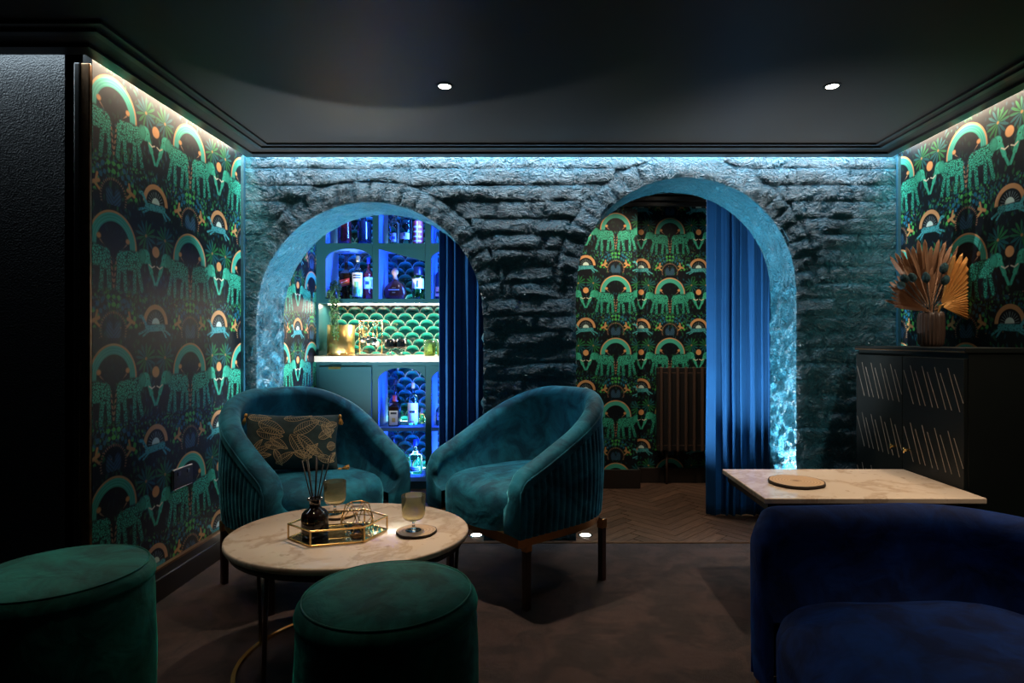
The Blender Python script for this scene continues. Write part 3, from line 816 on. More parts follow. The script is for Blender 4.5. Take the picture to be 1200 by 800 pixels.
# reed diffuser
df = thing('reed_diffuser', 'dark glass reed diffuser bottle with black sticks standing in the tray', 'diffuser', (XD(369, 2.0039), 2.0039, TZ+.006))
MB().lathe([(0, 0), (.040, 0), (.0455, .004), (.047, .012), (.047, .066), (.044, .078), (.034, .090), (.022, .097), (.0185, .102), (.0185, .122), (.026, .126), (.027, .130), (.024, .132), (.014, .132), (.014, .11), (0, .11)], 36).build('bottle', 'bottle_black', df)
for k, (dx, dy, h) in enumerate(((-.050, .01, .262), (-.022, -.02, .270), (-.006, .03, .275), (.012, -.01, .272), (.052, .02, .285), (.040, -.03, .255), (-.036, .03, .262))):
    MB().tube([(-dx*.12, -dy*.12, .05), (dx, dy, h)], .0021, 6).build('reed', 'reed_black', df)
# geometric candle holder
ch = thing('candle_holder', 'faceted brass wire candle holder standing in the tray', 'candle holder', (XD(418.5, 2.035), 2.0350, TZ+.006))
def pg(r, z, n, ph=0): return [(r*math.cos(2*PI*k/n+ph), r*math.sin(2*PI*k/n+ph), z) for k in range(n)]
A, B, C_ = pg(.044, .002, 6, .3), pg(.064, .046, 6, .3+PI/6), pg(.039, .102, 6, .3)
for nm, q in (('base_wire', A), ('waist_wire', B), ('rim_wire', C_)): MB().tube(q, .0017, 6, closed=True, smooth=False).build(nm, 'brass', ch)
for k in range(6):
    for q in (A, C_):
        for j in (k, (k+1) % 6):
            if q is C_ and j != k and k % 2: pass
            MB().tube([B[k], q[j]], .0015, 6, smooth=False).build('strut', 'brass', ch)
tl = thing('tea_light', 'amber tea light in a clear cup inside the wire candle holder', 'candle', (XD(418.5, 2.035), 2.0350, TZ+.006))
MB().lathe([(0, 0), (.0205, 0), (.0225, .004), (.0225, .022), (.021, .022), (.021, .004), (0, .004)], 28).build('cup', 'glass_amber', tl)
MB().lathe([(0, .0045), (.0205, .0045), (.0205, .017), (0, .018)], 28).build('wax', 'wax_amber', tl)
MB().tube([(0, 0, .016), (.001, 0, .026)], .0009, 5).build('wick', 'reed_black', tl)
# slices and smoked goblets
def slice_coaster(x, y, z, r, th, label, sd):
    t_ = thing('wood_slice', label, 'coaster', (x, y, z), 0, 'wood slice coasters')
    rr = random.Random(sd); n = 48
    out = [(r*(1+.045*noise.noise(Vector((math.cos(2*PI*k/n)*1.6, math.sin(2*PI*k/n)*1.6, sd)))+rr.uniform(-.010, .010))) for k in range(n)]
    MB().prism([(.955*out[k]*math.cos(2*PI*k/n), .955*out[k]*math.sin(2*PI*k/n)) for k in range(n)], .0003, th).build('slice_face', 'wood_slice', t_)
    def f(u, v):
        k = int(round(u*n)) % n; q = 2*PI*k/n; pr = ((.953, 0), (.985, 0), (1., th*.3), (1., th*.75), (.985, th*1.0), (.953, th*1.0))[int(round(v*5))]
        return (out[k]*pr[0]*math.cos(q), out[k]*pr[0]*math.sin(q), pr[1])
    MB().grid(f, n, 5, cu=True).build('bark_edge', 'bark', t_)
def goblet(x, y, z, label):
    t_ = thing('goblet', label, 'glass', (x, y, z), 0, 'smoked glass goblets')
    R_ = .0425; t_.scale = (.943,)*3
    MB().lathe([(.0045, .030), (.020, .036), (.034, .043), (.0405, .054), (R_, .068), (R_, .128), (R_-.0022, .128), (R_-.0024, .068), (.038, .055), (.031, .046), (.018, .040), (0, .0385)], 40).build('bowl', 'glass_smoked', t_)
    MB().lathe([(0, .0375), (.008, .036), (.0055, .030), (.0045, .022), (.0055, .014), (.010, .008), (.022, .0045), (.029, .002), (.029, .0005), (0, .0005)], 32).build('stem_and_foot', 'glass_clear', t_)
slice_coaster(XD(488, 2.0416), 2.0416, TZ+.0005, .068, .009, 'wood slice coaster under the goblet on the open side of the round table', 2)
goblet(XD(484.5, 2.0416), 2.0416, TZ+.010, 'smoked glass goblet on a slice coaster, clear of the brass tray')
slice_coaster(XD(397, 2.2396), 2.2396, TZ+.0005, .062, .009, 'wood slice coaster behind the tray, next to the cushioned chair', 5)
goblet(XD(392.5, 2.2396), 2.2396, TZ+.010, 'smoked glass goblet on a slice coaster behind the reed diffuser')

for o in (df, ch, tl): o.scale = (KS,)*3

# ------------------------------------------------------------------ square marble table
sx0, sx1, sy0, sy1, SZ = .873, 1.716, 2.262, 2.775, .50
st_ = thing('side_table', 'rectangular marble topped table beside the navy chair and black cabinet', 'table', ((sx0+sx1)/2, (sy0+sy1)/2, 0))
hw, hd = (sx1-sx0)/2, (sy1-sy0)/2
MB().box(-hw, hw, -hd, hd, SZ-.022, SZ).build('tabletop', 'marble', st_, bevel=.004)
MB().box(-hw+.02, hw-.02, -hd+.02, hd-.02, SZ-.055, SZ-.0225).build('apron', 'black_metal', st_)
MB().box(-.035, .035, -.035, .035, .02, SZ-.05).build('pedestal', 'black_metal', st_, bevel=.004)
MB().box(-.26, .26, -.20, .20, 0, .022).build('base_plate', 'black_metal', st_, bevel=.004)
slice_coaster(XD(933, 2.49), 2.49, SZ+.0005, .110, .013, 'large bark edged wood slice lying on the square marble table', 9)
# ------------------------------------------------------------------ black cabinet on the right wall
CX0, CY0, CY1, CHT = 1.725, 2.385, 3.20, 1.068
cb = thing('cabinet', 'tall black cabinet with slanted inlaid lines standing against the papered wall', 'cabinet', (1.8625, (CY0+CY1)/2, 0))
def L3(x, y, z): return (x-1.8625, y-(CY0+CY1)/2, z)
def lbox(mb, x0, x1, y0, y1, z0, z1):
    a = L3(x0, y0, z0); b = L3(x1, y1, z1); return mb.box(a[0], b[0], a[1], b[1], a[2], b[2])
lbox(MB(), CX0+.012, XR-.028, CY0+.004, CY1-.004, .06, CHT-.022).build('body', 'cabinet_black', cb, bevel=.002)
lbox(MB(), CX0-.006, XR-.027, CY0-.004, CY1+.004, CHT-.022, CHT).build('top', 'cabinet_black', cb, bevel=.003)
lbox(MB(), CX0+.03, XR-.05, CY0+.03, CY1-.03, 0, .06).build('plinth', 'cabinet_black', cb)
lbox(MB(), CX0-.008, CX0-.0055, CY0, CY1, CHT-.019, CHT-.014).build('top_inlay', 'bronze_trim', cb)
ym = (CY0+CY1)/2
for di, (d0, d1) in enumerate(((CY0+.008, ym-.002), (ym+.002, CY1-.008))):
    dr = lbox(MB(), CX0-.004, CX0+.012, d0, d1, .075, CHT-.045).build('door', 'cabinet_black', cb, bevel=.002)
    # three rows of slanted strips, alternately long and offset
    for rw in range(4):
        zt = CHT-.085-rw*.262
        k = 0; y = d0+.02
        while y < d1-.02:
            off = .0 if k % 2 else -.024; Ln = .175 if k % 2 else .150
            y0_, y1_ = y+.035, y-.035; z0_, z1_ = zt+off, zt+off-Ln
            z1_ = max(z1_, .09)
            y0c, y1c = min(max(y0_, d0+.002), d1-.002), min(max(y1_, d0+.002), d1-.002)
            if abs(y1_-y0_) > 0 and z0_ > z1_:
                f0 = (y0c-y0_)/(y1_-y0_); f1 = (y1c-y0_)/(y1_-y0_)
                za, zb_ = z0_+(z1_-z0_)*f0, z0_+(z1_-z0_)*f1
                if za-zb_ > .02:
                    a_ = L3(CX0-.0045, y0c, za); b_ = L3(CX0-.0045, y1c, zb_); wv = .0010
                    mb = MB(); x_ = a_[0]
                    mb.prism([(a_[1]-wv, a_[2]), (a_[1]+wv, a_[2]), (b_[1]+wv, b_[2]), (b_[1]-wv, b_[2])], x_-.0012, x_+.002, axis='x')
                    mb.build('inlay_strip', 'inlay', dr)
            y += .047 if k % 2 else .036; k += 1
    hy = ym-.055 if di == 0 else ym+.048
    hz = .595
    a_ = L3(CX0-.004, hy, hz)
    mb = MB().tube([(a_[0]+.002, a_[1], a_[2]), (a_[0]-.030, a_[1], a_[2])], .006, 10)
    mb.tube([(a_[0]-.026, a_[1], a_[2]+.012), (a_[0]-.026, a_[1], a_[2]-.014)], .0045, 10)
    mb.build('handle', 'brass', dr)

# vase with dried palm fans
VX, VY = 1.86, 2.80
va = thing('vase', 'dark ribbed vase on top of the black cabinet', 'vase', (VX, VY, CHT+.0005))
def vf(u, v):
    q = 2*PI*u; prof = [(.040, 0), (.050, .012), (.054, .06), (.054, .12), (.052, .150), (.046, .160), (.040, .152), (.036, .10), (0.001, .02)]
    j = v*(len(prof)-1); i = min(int(j), len(prof)-2); f = j-i
    r = prof[i][0]+(prof[i+1][0]-prof[i][0])*f; z = prof[i][1]+(prof[i+1][1]-prof[i][1])*f
    rib = 1+.035*math.cos(22*q)*(1 if v < .6 else .3)
    z += .004*math.cos(11*q)*(1 if .5 < v < .72 else 0)
    return (r*rib*math.cos(q), r*rib*math.sin(q), z)
MB().grid(vf, 132, 16, cu=True).build('body', 'vase_brown', va)
MB().lathe([(0, 0), (.040, 0), (.040, .003), (0, .003)], 32).build('foot', 'vase_brown', va)
bq = thing('dried_bouquet', 'dried gold palm fans, brown spears and dark teal buds in the ribbed vase', 'dried flowers', (VX, VY, CHT+.155))
def fan(name, mat, base, tip_dir, nrm, spread, L0, nb, sharp=.16):
    # pleated fan: folded blades radiating from the base
    d = Vector(tip_dir).normalized(); n_ = Vector(nrm); n_ = (n_-d*n_.dot(d)).normalized(); s_ = d.cross(n_)
    b = Vector(base); mb = MB(); rr = random.Random(len(bpy.data.objects))
    for k in range(nb):
        a0 = -spread/2+spread*k/nb; a1 = a0+spread/nb; am = (a0+a1)/2; L = L0*(1-.18*abs(am/spread)*1.2)*rr.uniform(.93, 1.05)
        def dirv(q): return d*math.cos(q)+s_*math.sin(q)
        pts = []
        for r_, fold in ((.06, .0), (.55, .012), (.80, .014), (.94, .008)):
            w0 = dirv(am+(a0-am)*(1 if r_ < .9 else .55)); w1 = dirv(am+(a1-am)*(1 if r_ < .9 else .55))
            pts.append((b+w0*L*r_, b+dirv(am)*L*r_+n_*fold, b+w1*L*r_))
        vs = [tuple(q) for tri in pts for q in tri]+[tuple(b+dirv(am)*L)]
        fs = []
        for j in range(3):
            fs += [(j*3, j*3+1, j*3+4, j*3+3), (j*3+1, j*3+2, j*3+5, j*3+4)]
        fs += [(9, 10, 12), (10, 11, 12)]
        mb.add(vs, fs)
    mb.tube([tuple(b+d*L0*.08), tuple(b), tuple(Vector((base[0]*.3, base[1]*.3, -.08)))], .004, 6)
    return mb.build(name, mat, bq, solid=.0016)
fan('palm_fan', 'gold_leaf', (.030, -.02, .035), (.90, -.15, .40), (.25, -1, .2), 1.9, .285, 17)
fan('palm_fan', 'dried_leaf', (-.010, .02, .030), (-.36, .1, .95), (0, -1, .1), 1.5, .215, 13)
fan('palm_fan', 'dried_leaf', (.010, .05, .03), (.22, .05, 1), (0, -1, .1), 1.7, .325, 17)
fan('palm_fan', 'dried_leaf', (-.02, -.03, .005), (-.92, -.05, .33), (.2, -1, .4), .55, .215, 5)
def spear(d, L, w_=.009):
    d = Vector(d).normalized(); s_ = d.cross(Vector((0, -1, .1))).normalized(); b = Vector((0, 0, .01)); n_ = d.cross(s_)
    vs = []; 
    for u, ww in ((.45, .25), (.6, .8), (.78, 1.), (.92, .6), (1., .02)):
        for k in (-1, 0, 1): vs.append(tuple(b+d*L*u+s_*w_*ww*k+n_*(.004 if k == 0 else 0)))
    mb = MB().add(vs, [(j*3+i, j*3+i+1, j*3+i+4, j*3+i+3) for j in range(4) for i in range(2)])
    mb.tube([tuple(Vector((0, 0, -.09))), tuple(b), tuple(b+d*L*.5)], .0018, 5)
    mb.build('spear_leaf', 'dried_leaf', bq, solid=.0014)
for d, L in (((.95, -.1, .42), .30), ((.9, .05, .60), .31), ((.75, .05, .80), .34), ((.45, .05, 1), .34), ((.25, .1, 1), .335), ((-.05, .05, 1), .33), ((-.25, .1, 1), .31), ((-.5, 0, .85), .28), ((-.9, -.1, .5), .24), ((-1, -.1, .22), .235), ((1, 0, .30), .30)):
    spear(d, L)
for (px, py, l) in ((1060, 326, .046), (1069, 325, .05), (1085, 325, .055), (1106, 314, .052), (1108, 328, .048), (1056, 334, .04)):
    d_ = VY-.09; e = PX(px, py, d_)-Vector((VX, VY, CHT+.155)); mb = MB()
    ax = (e-Vector((0, 0, -.02))).normalized()
    pts = [e+ax*l*(k/8-.5) for k in range(9)]; rad = [.004, .012, .016, .0175, .0175, .0165, .014, .010, .003]
    mb.tube(pts, rad, 12); mb.tube([(0, 0, -.08), (e*.25), e-ax*l*.45], .0018, 5)
    mb.build('bud', 'teal_bud', bq)

# ------------------------------------------------------------------ curtains
def curtain(x0, x1, y, z1, label, folds, amp, seed, edge):
    rr = random.Random(seed); ph = [rr.uniform(-.5, .5) for _ in range(40)]
    def f(u, v):
        s = u*folds; i = int(s); w_ = s+.22*math.sin(s*1.7+seed)
        flare = .75+.25*(1-v)
        yy = y+amp*math.sin(2*PI*w_)*flare*(.8+.3*math.sin(s*2.3+seed))
        x = x0+(x1-x0)*u+.012*math.sin(4*PI*w_)+.008*noise.noise(Vector((u*4, v*3, seed)))*(1-v)
        yy += .006*noise.noise(Vector((u*folds, v*5, seed+3)))
        return (x, yy, .008+(z1-.008)*v)
    t_ = thing('curtain', label, 'curtain', (0, 0, 0), 0, 'blue curtains in the archways')
    MB().grid(f, folds*18, 30).build('drape', 'curtain_blue', t_, solid=.004)
    hem = []
    MB().tube([(min(x0, x1)-.03, y, z1+.005), (max(x0, x1)+.03, y, z1+.005)], .011, 10).build('rail', 'black_metal', t_)
curtain(1.085, 1.60, 3.735, 2.12, 'long blue curtain gathered beside the radiator alcove', 9, .030, 2, -1)
curtain(-.585, -.16, 3.745, 2.12, 'long blue curtain gathered beside the lit back bar', 7, .030, 5, 1)

# ------------------------------------------------------------------ radiator in the alcove
rx0, rx1, rz0, rz1, ry = XD(771, 4.50), 1.62, ZD(529, 4.52), ZD(430, 4.52), 4.53
rd = thing('radiator', 'dark column radiator on the papered alcove wall', 'radiator', ((rx0+rx1)/2, ry, 0))
hx = (rx1-rx0)/2; nn = int(round((rx1-rx0)/.0605))
for k in range(nn):
    x = -hx+(k+.5)*(2*hx/nn)
    mb = MB().box(x-.010, x+.010, -.016, .030, rz0, rz1)
    mb.build('column', 'radiator_paint', rd, bevel=.006, bseg=3)
MB().box(-hx, hx, .004, .044, rz0+.006, rz1-.006).build('back_panel', 'radiator_back', rd, bevel=.004)
for zz in (rz0+.045, rz1-.045): MB().tube([(-hx, .02, zz), (hx, .02, zz)], .017, 12).build('manifold', 'radiator_paint', rd)
for x in (-hx+.08, hx-.08): MB().tube([(x, .03, .0), (x, .03, rz0+.05)], .010, 10).build('pipe', 'radiator_paint', rd)
MB().box(-hx+.10, -hx+.14, .040, .078, rz1-.09, rz1-.05).build('bracket', 'radiator_paint', rd)

# ------------------------------------------------------------------ double socket on the left wall
so = thing('wall_socket', 'dark double power socket with silver edge on the jungle wallpaper', 'socket', (XL, 2.712, ZD(558.5, 2.712)))
MB().box(.0, .006, -.076, .076, -.0455, .0455).build('edge_frame', 'socket_edge', so, bevel=.002)
MB().box(.004, .0085, -.0735, .0735, -.043, .043).build('plate', 'socket_plate', so, bevel=.002)
for s in (-1, 1):
    MB().box(.0085, .0115, s*.036-.009, s*.036+.009, .014, .030).build('switch', 'cap_black', so, bevel=.001)
    for dy, dz in ((-.011, -.012), (.011, -.012), (0, .004)): MB().box(.0082, .0089, s*.036+dy-.003, s*.036+dy+.003, dz-.002, dz+.002).build('pin_hole', 'cap_black', so)
# ------------------------------------------------------------------ back bar in the left chamber
BF, BB = 4.38, 4.66
def bX(px): return XD(px, BF)
def bZ(py): return ZD(py, BF)
BXR = -.045
wbar = struct(MB().box(XL, BXR, BB+.006, BB+.10, 0, 2.24).build('wall_bar', 'grout'))
ub = thing('bar_shelf_unit', 'dark teal wall shelving with shaped niches lit blue above the bar counter', 'shelving', (XL, BF, bZ(355)))
def ubox(x0, x1, y0, y1, z0, z1): return MB().box(x0-XL, x1-XL, y0-BF, y1-BF, z0-bZ(355), z1-bZ(355))
def uprism(poly, y0, y1): return MB().prism([(x-XL, z-bZ(355)) for x, z in poly], y0-BF, y1-BF, axis='y')
zt = 2.235
cols = [(381.4, 436.5), (443.5, 498.0), (505.0, 560.0)]
edges = [(XL+.001, bX(381.4)), (bX(436.5), bX(443.5)), (bX(498.0), bX(505.0)), (bX(560), BXR-.001)]
for x0, x1 in edges: ubox(x0, x1, BF, BB, bZ(355), zt).build('upright', 'bar_paint', ub)
for c0, c1 in cols:
    x0, x1 = bX(c0), bX(c1)
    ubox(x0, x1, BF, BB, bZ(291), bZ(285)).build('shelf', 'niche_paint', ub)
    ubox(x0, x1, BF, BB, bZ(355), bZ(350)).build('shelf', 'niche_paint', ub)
    ubox(x0, x1, BF, BB, bZ(232), zt).build('top_panel', 'bar_paint', ub)
    ubox(x0, x1, BF-.004, BF, bZ(291), bZ(285)).build('rail', 'bar_paint', ub)
    ubox(x0, x1, BF-.004, BF, bZ(355), bZ(350)).build('rail', 'bar_paint', ub)
def arch_panel(px0, px1, ytop, h, extra=0):
    x0, x1 = bX(px0), bX(px1); zt_ = bZ(ytop); n = 20
    pts = [(x0, zt_+extra), (x0, bZ(ytop+h))]
    for k in range(1, n): 
        q = PI*k/n; pts.append(((x0+x1)/2-(x1-x0)/2*math.cos(q), bZ(ytop+h)+(zt_-bZ(ytop+h))*math.sin(q)*.985))
    pts += [(x1, bZ(ytop+h)), (x1, zt_+extra)]
    return pts
uprism(arch_panel(381.4, 436.5, 290.8, 14), BF-.004, BF+.018).build('arched_panel', 'bar_paint', ub)
uprism([(bX(443.5), bZ(290.8)), (bX(498), bZ(290.8)), (bX(498), bZ(306)), (bX(443.5), bZ(291.6))], BF-.004, BF+.018).build('slanted_panel', 'bar_paint', ub)
uprism(arch_panel(505, 560, 290.8, 14), BF-.004, BF+.018).build('arched_panel', 'bar_paint', ub)
MB().box(.06, BXR-XL-.02, .08, .11, -.006, -.0005).build('led_strip', 'led_warm', ub)
area('bar_counter_strip', ((XL+BXR)/2, BF+.12, bZ(355)-.012), (math.radians(-12), 0, 0), BXR-XL-.1, .03, 21, (1, .86, .66))
# end panels of the open counter niche and the worktop
ep = tag(MB().box(XL+.001, bX(373.5), BF, BB, .985, bZ(355)-.001).build('end_panel', 'bar_paint'), 'narrow dark teal end panel between bar counter and shelving by the wallpaper', 'panel')
wk = tag(MB().box(XL+.004, BXR-.004, BF-.05, BB+.004, .940, .9825).build('bar_worktop', 'ceramic_white', bevel=.003), 'pale marble bar worktop below the green scallop tiles', 'worktop')
# base cabinet
bc = thing('bar_cabinet', 'dark teal bar base cabinet with a plain door and open lit niches', 'cabinet', (XL, BF, 0))
def cbox(x0, x1, y0, y1, z0, z1): return MB().box(x0-XL, x1-XL, y0-BF, y1-BF, z0, z1)
ZBt = .0926
cbox(XL+.001, BXR-.001, BF+.03, BB, 0, ZBt-.03).build('plinth', 'bar_paint', bc)
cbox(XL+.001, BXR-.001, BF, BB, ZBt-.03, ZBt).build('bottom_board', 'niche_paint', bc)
cbox(XL+.001, BXR-.001, BF, BB, .905, .9395).build('top_rail', 'bar_paint', bc)
dr = cbox(bX(374.5), bX(436), BF-.014, BF+.004, ZBt, .903).build('door', 'bar_paint', bc, bevel=.003)
cbox(bX(386), bX(400), BF-.022, BF-.014, .886, .902).build('finger_pull', 'brass_dark', dr)
for p0, p1 in ((369, 374.3), (436.2, 443), (498.6, 505.3), (560, 567)):
    cbox(max(bX(p0), XL+.001), bX(p1), BF, BB, ZBt, .905).build('upright', 'bar_paint', bc)
cbox(bX(567), BXR-.001, BF, BB, ZBt, .905).build('side_panel', 'bar_paint', bc)
for p0, p1 in ((443, 498.6), (505.3, 560)):
    cbox(bX(p0), bX(p1), BF, BB, bZ(505), bZ(500.7)).build('shelf', 'niche_paint', bc)
    MB().prism([(x-XL, z) for x, z in arch_panel(p0, p1, 430.5, 16, .012)], -.004, .018, axis='y').build('arched_panel', 'bar_paint', bc)
# liners added to the teal niche cheeks to bounce the blue strip light
for x0, x1 in edges[:3]: ubox(x1-.0005, x1+.004, BF+.006, BB, bZ(349.9), zt-.01).build('cheek_reflector', 'niche_paint', ub)
for p1 in (443, 505.3): cbox(bX(p1)-.0005, bX(p1)+.004, BF+.006, BB, ZBt, .90).build('cheek_reflector', 'niche_paint', bc)
# niche lights: a blue strip down one side and a pale strip along the back of the shelf
NB = 0
def niche(p0, p1, zlo, zhi, pw, wh):
    x0, x1 = bX(p0), bX(p1); zm = (zlo+zhi)/2
    aim_area('niche_blue_strip', (x1-.006, BF+.03, zm), (x0, BF+.20, zm), .014, max(.02, zhi-zlo-.06), pw*1.6, BLUE, math.radians(115))
    area('niche_pale_strip', ((x0+x1)/2, BB-.018, zlo+.006), (math.radians(172), 0, 0), x1-x0-.03, .012, wh, (.70, 1, .95))
for c0, c1 in cols:
    niche(c0, c1, bZ(285), bZ(232), 3.4, .35); niche(c0, c1, bZ(350), bZ(300), 3.0, .35)
for p0, p1 in ((443, 498.6), (505.3, 560)):
    niche(p0, p1, bZ(500.7), bZ(440), 3.2, .9); niche(p0, p1, ZBt, bZ(505), 2.2, 1.2)
# scallop tiles, each its own piece on the bar wall
TW = .1125; TR = TW/2-.0046; TSTEP = .050
def tile_mesh():
    n = 10; out = [(TR*math.cos(PI*k/n), TR*math.sin(PI*k/n)*.92) for k in range(n+1)]
    for k in range(1, n//2+1):
        q = PI/2*k/(n//2); out.append((-TR+TR*math.sin(q), -TR*.92+TR*.92*math.cos(q)))
    for k in range(1, n//2):
        q = PI/2*(1-k/(n//2)); out.append((TR-TR*math.sin(q), -TR*.92+TR*.92*math.cos(q)))
    # (x, z) outline, front at -y, slightly domed with a soft bevel
    m = len(out); mb = MB(); cz = .012
    o2 = [(x*.95, cz+(z-cz)*.95) for x, z in out]
    vs = [(x, 0, z) for x, z in out]+[(x, -.0065, z) for x, z in o2]+[(0, -.0075, cz)]
    fs = [(i, (i+1) % m, m+(i+1) % m, m+i) for i in range(m)]+[(m+i, m+(i+1) % m, 2*m) for i in range(m)]
    mb.add(vs, fs); return mb.mesh('tile')
tm = tile_mesh(); tm.materials.append(M['tile_glaze'])
wins = [(373, 560, .985, bZ(355))]+[(c0, c1, bZ(350), bZ(296)) for c0, c1 in cols]+[(c0, c1, bZ(285), bZ(240)) for c0, c1 in cols]+[(443, 498.6, bZ(500.7), bZ(436)), (443, 498.6, ZBt, bZ(505)), (505.3, 530, ZBt, bZ(436))]
ntile = 0
for rowi in range(48):
    zc = .06+rowi*TSTEP
    for ci in range(16):
        xc = XL+.03+ci*TW+(TW/2 if rowi % 2 else 0)
        if xc+TR > BXR: continue
        if not any(bX(a)-TR < xc < bX(b)+TR and z0-TR < zc < z1+.03 for a, b, z0, z1 in wins): continue
        inst(tm, 'tile', wbar, (xc, BB+.0055, zc)); ntile += 1

# ------------------------------------------------------------------ bottles
def bottle(px, zbase, d, Rpx, top_py, mat, cap_mat, label, shoulder=.62, neck=.30, name='bottle', lab=None, cap_h=.035, square=False, liquid=None, marks=(), group='bottles on the bar shelves', kind='bottle', taper=1., nseg=28, tip=0):
    k = d/F; R_ = Rpx*k; top = ZD(top_py, d); Ht = top-zbase
    t_ = thing(name, label, kind, (XD(px, d), d, zbase+.0006), 0, group)
    rn = R_*neck; hs = Ht*shoulder; hn = Ht-cap_h
    prof = [(0, 0), (R_*.90*taper, 0), (R_*taper, .006), (R_, hs*.5), (R_, hs*.96)]
    for q in (.2, .4, .6, .8, 1.): prof.append((R_+(rn-R_)*(q*q*(3-2*q)), hs*.96+(hs*.04+(hn-hs)*.45)*q))
    prof += [(rn, hn), (rn*.7, hn), (0, hn)]
    seg = 4 if square else nseg
    b = MB()
    if square:
        pr = [(r*1.38, z) for r, z in prof]; b.lathe(pr, 4, smooth=False)
        o = b.build('glass', mat, t_, rot=(0, 0, PI/4), bevel=.004)
    else: b.lathe(prof, seg).build('glass', mat, t_)
    if liquid:
        f = liquid[1]; MB().lathe([(0, .004), (R_*.93, .004), (R_*.93, hs*f), (0, hs*f)], 24).build('liquid', liquid[0], t_)
    rc = rn*1.22
    MB().lathe([(0, hn-.010), (rc, hn-.010), (rc*1.02, hn), (rc, Ht-.002), (rc*.85, Ht), (0, Ht)], 20).build('stopper', cap_mat, t_)
    if lab:
        lm, z0, z1, arc = lab[:4]; n = 12; tl_ = lab[4] if len(lab) > 4 else 0
        Rl = R_*1.012+.0006
        def strip(nm, m_, za, zb2, ar, rr, par, tilt=0, sh=0):
            mb = MB()
            if square:
                w_ = R_*ar/1.6; y_ = -R_*.976-rr
                mb.add([(-w_, y_, za), (w_, y_, za+tilt), (w_, y_, zb2+tilt), (-w_, y_, zb2)], [(0, 1, 2, 3)])
            else:
                vs = []
                for i in range(n+1):
                    q = -PI/2+ar*(i/n*2-1)+sh; tt = tilt*(i/n)
                    vs += [((Rl+rr)*math.cos(q), (Rl+rr)*math.sin(q), za+tt), ((Rl+rr)*math.cos(q), (Rl+rr)*math.sin(q), zb2+tt)]
                mb.add(vs, [(2*i, 2*i+2, 2*i+3, 2*i+1) for i in range(n)], True)
            return mb.build(nm, m_, par)
        lb = strip('label', lm, hs*z0, hs*z1, arc, 0, t_, tl_)
        for (mm, a0, a1, ar) in marks:
            dz = hs*(z1-z0); strip('print', mm, hs*z0+dz*a0, hs*z0+dz*a1, arc*ar, .0006, lb, tl_)
    return t_
Z1, Z2, Z3, Z4 = bZ(285), bZ(350), bZ(500.7), ZBt
D0 = 4.50
G1, G2, G3 = 'bottles on the top bar shelf', 'bottles on the arched bar shelf', 'bottles in the lower bar niches'
bottle(404, Z1, D0, 8.2, 243, 'liquid_red', 'cap_black', 'deep red bottle with pale shoulders on the top bar shelf', .62, .28, group=G1)
bottle(427, Z1, D0, 8.0, 246, 'liquid_black', 'cap_black', 'black rounded bottle with a short clear neck on the top bar shelf', .66, .25, group=G1)
bottle(462.5, Z1, D0, 6.0, 247, 'glass_clear', 'steel', 'slim clear glass bottle with a white print on the top bar shelf', .62, .35, group=G1, lab=('label_white', .15, .55, .5), marks=(('label_blue', .3, .6, .6),))
bottle(475.5, Z1, D0, 7.4, 243, 'glass_blue', 'cap_blue', 'broad clear bottle with blue top and white label on the top bar shelf', .68, .5, group=G1, lab=('label_white', .22, .46, .8), marks=(('label_ink', .45, .95, .15),))
bottle(490, Z1, D0, 6.0, 252, 'label_red', 'cork', 'small red and white patterned bottle with cork stopper on the top shelf', .80, .45, group=G1, lab=('label_red', .05, .95, .9), marks=(('label_white', .10, .16, 1.), ('label_white', .30, .36, 1.), ('label_white', .52, .58, 1.), ('label_white', .74, .80, 1.), ('label_white', .0, 1., .08)))
bottle(516, Z1, D0, 5.5, 250, 'glass_clear', 'steel', 'clear bottle half hidden by the bar curtain on the top shelf', .62, .35, group=G1)
bottle(405.5, Z2, D0, 6.2, 301, 'liquid_dark', 'cap_black', 'dark whisky bottle with a slanted red label beside the trailing plant', .60, .28, group=G2, square=True, lab=('label_red', .48, .74, 1.5, .016), marks=(('label_gold', .25, .40, .8), ('label_white', .60, .70, .6)), liquid=None)
bottle(419.5, Z2, D0-.02, 6.3, 300, 'glass_clear', 'label_gold', 'slender bottle with a tall cream label and gold cap under the arched niche', .66, .30, group=G2, lab=('label_white', .10, .92, 1.1), marks=(('label_ink', .86, .92, .7), ('label_ink', .76, .82, .7), ('label_green', .20, .62, .35), ('label_green', .10, .30, .6), ('label_green', .03, .08, 1.)))
bottle(432, Z2, D0+.03, 6.0, 302, 'liquid_red', 'cap_blue', 'ruby bottle with a pink label at the side of the arched niche', .62, .28, group=G2, lab=('label_pink', .42, .85, 1.1), marks=(('label_white', .75, .98, 1.), ('label_ink', .35, .65, .35)))
# flask shaped cognac decanter
k = D0/F; dx_ = thing('decanter', 'flat round brown decanter with a tall stopper in the slanted niche', 'decanter', (XD(463, D0), D0, Z2+.0006), 0, G2)
prof = [(0, 0), (.062, 0), (.072, .010), (.085, .040), (.086, .062), (.074, .095), (.052, .122), (.030, .138), (.018, .146), (.016, .156), (.012, .156), (0, .156)]
MB().lathe(prof, 32, sx=1., sy=.52).build('glass', 'liquid_cognac', dx_)
MB().lathe([(0, .152), (.016, .152), (.019, .160), (.015, .170), (.015, .186), (.024, .196), (.026, .212), (.018, .228), (.010, .240), (0, .242)], 20, sy=.8).build('stopper', 'cork', dx_)
for z_, w_, m_ in ((.072, .040, 'label_white'), (.052, .012, 'label_gold'), (.088, .014, 'label_gold')):
    MB().box(-w_, w_, -.0465, -.0440, z_-.0035, z_+.0035).build('print', m_, dx_)
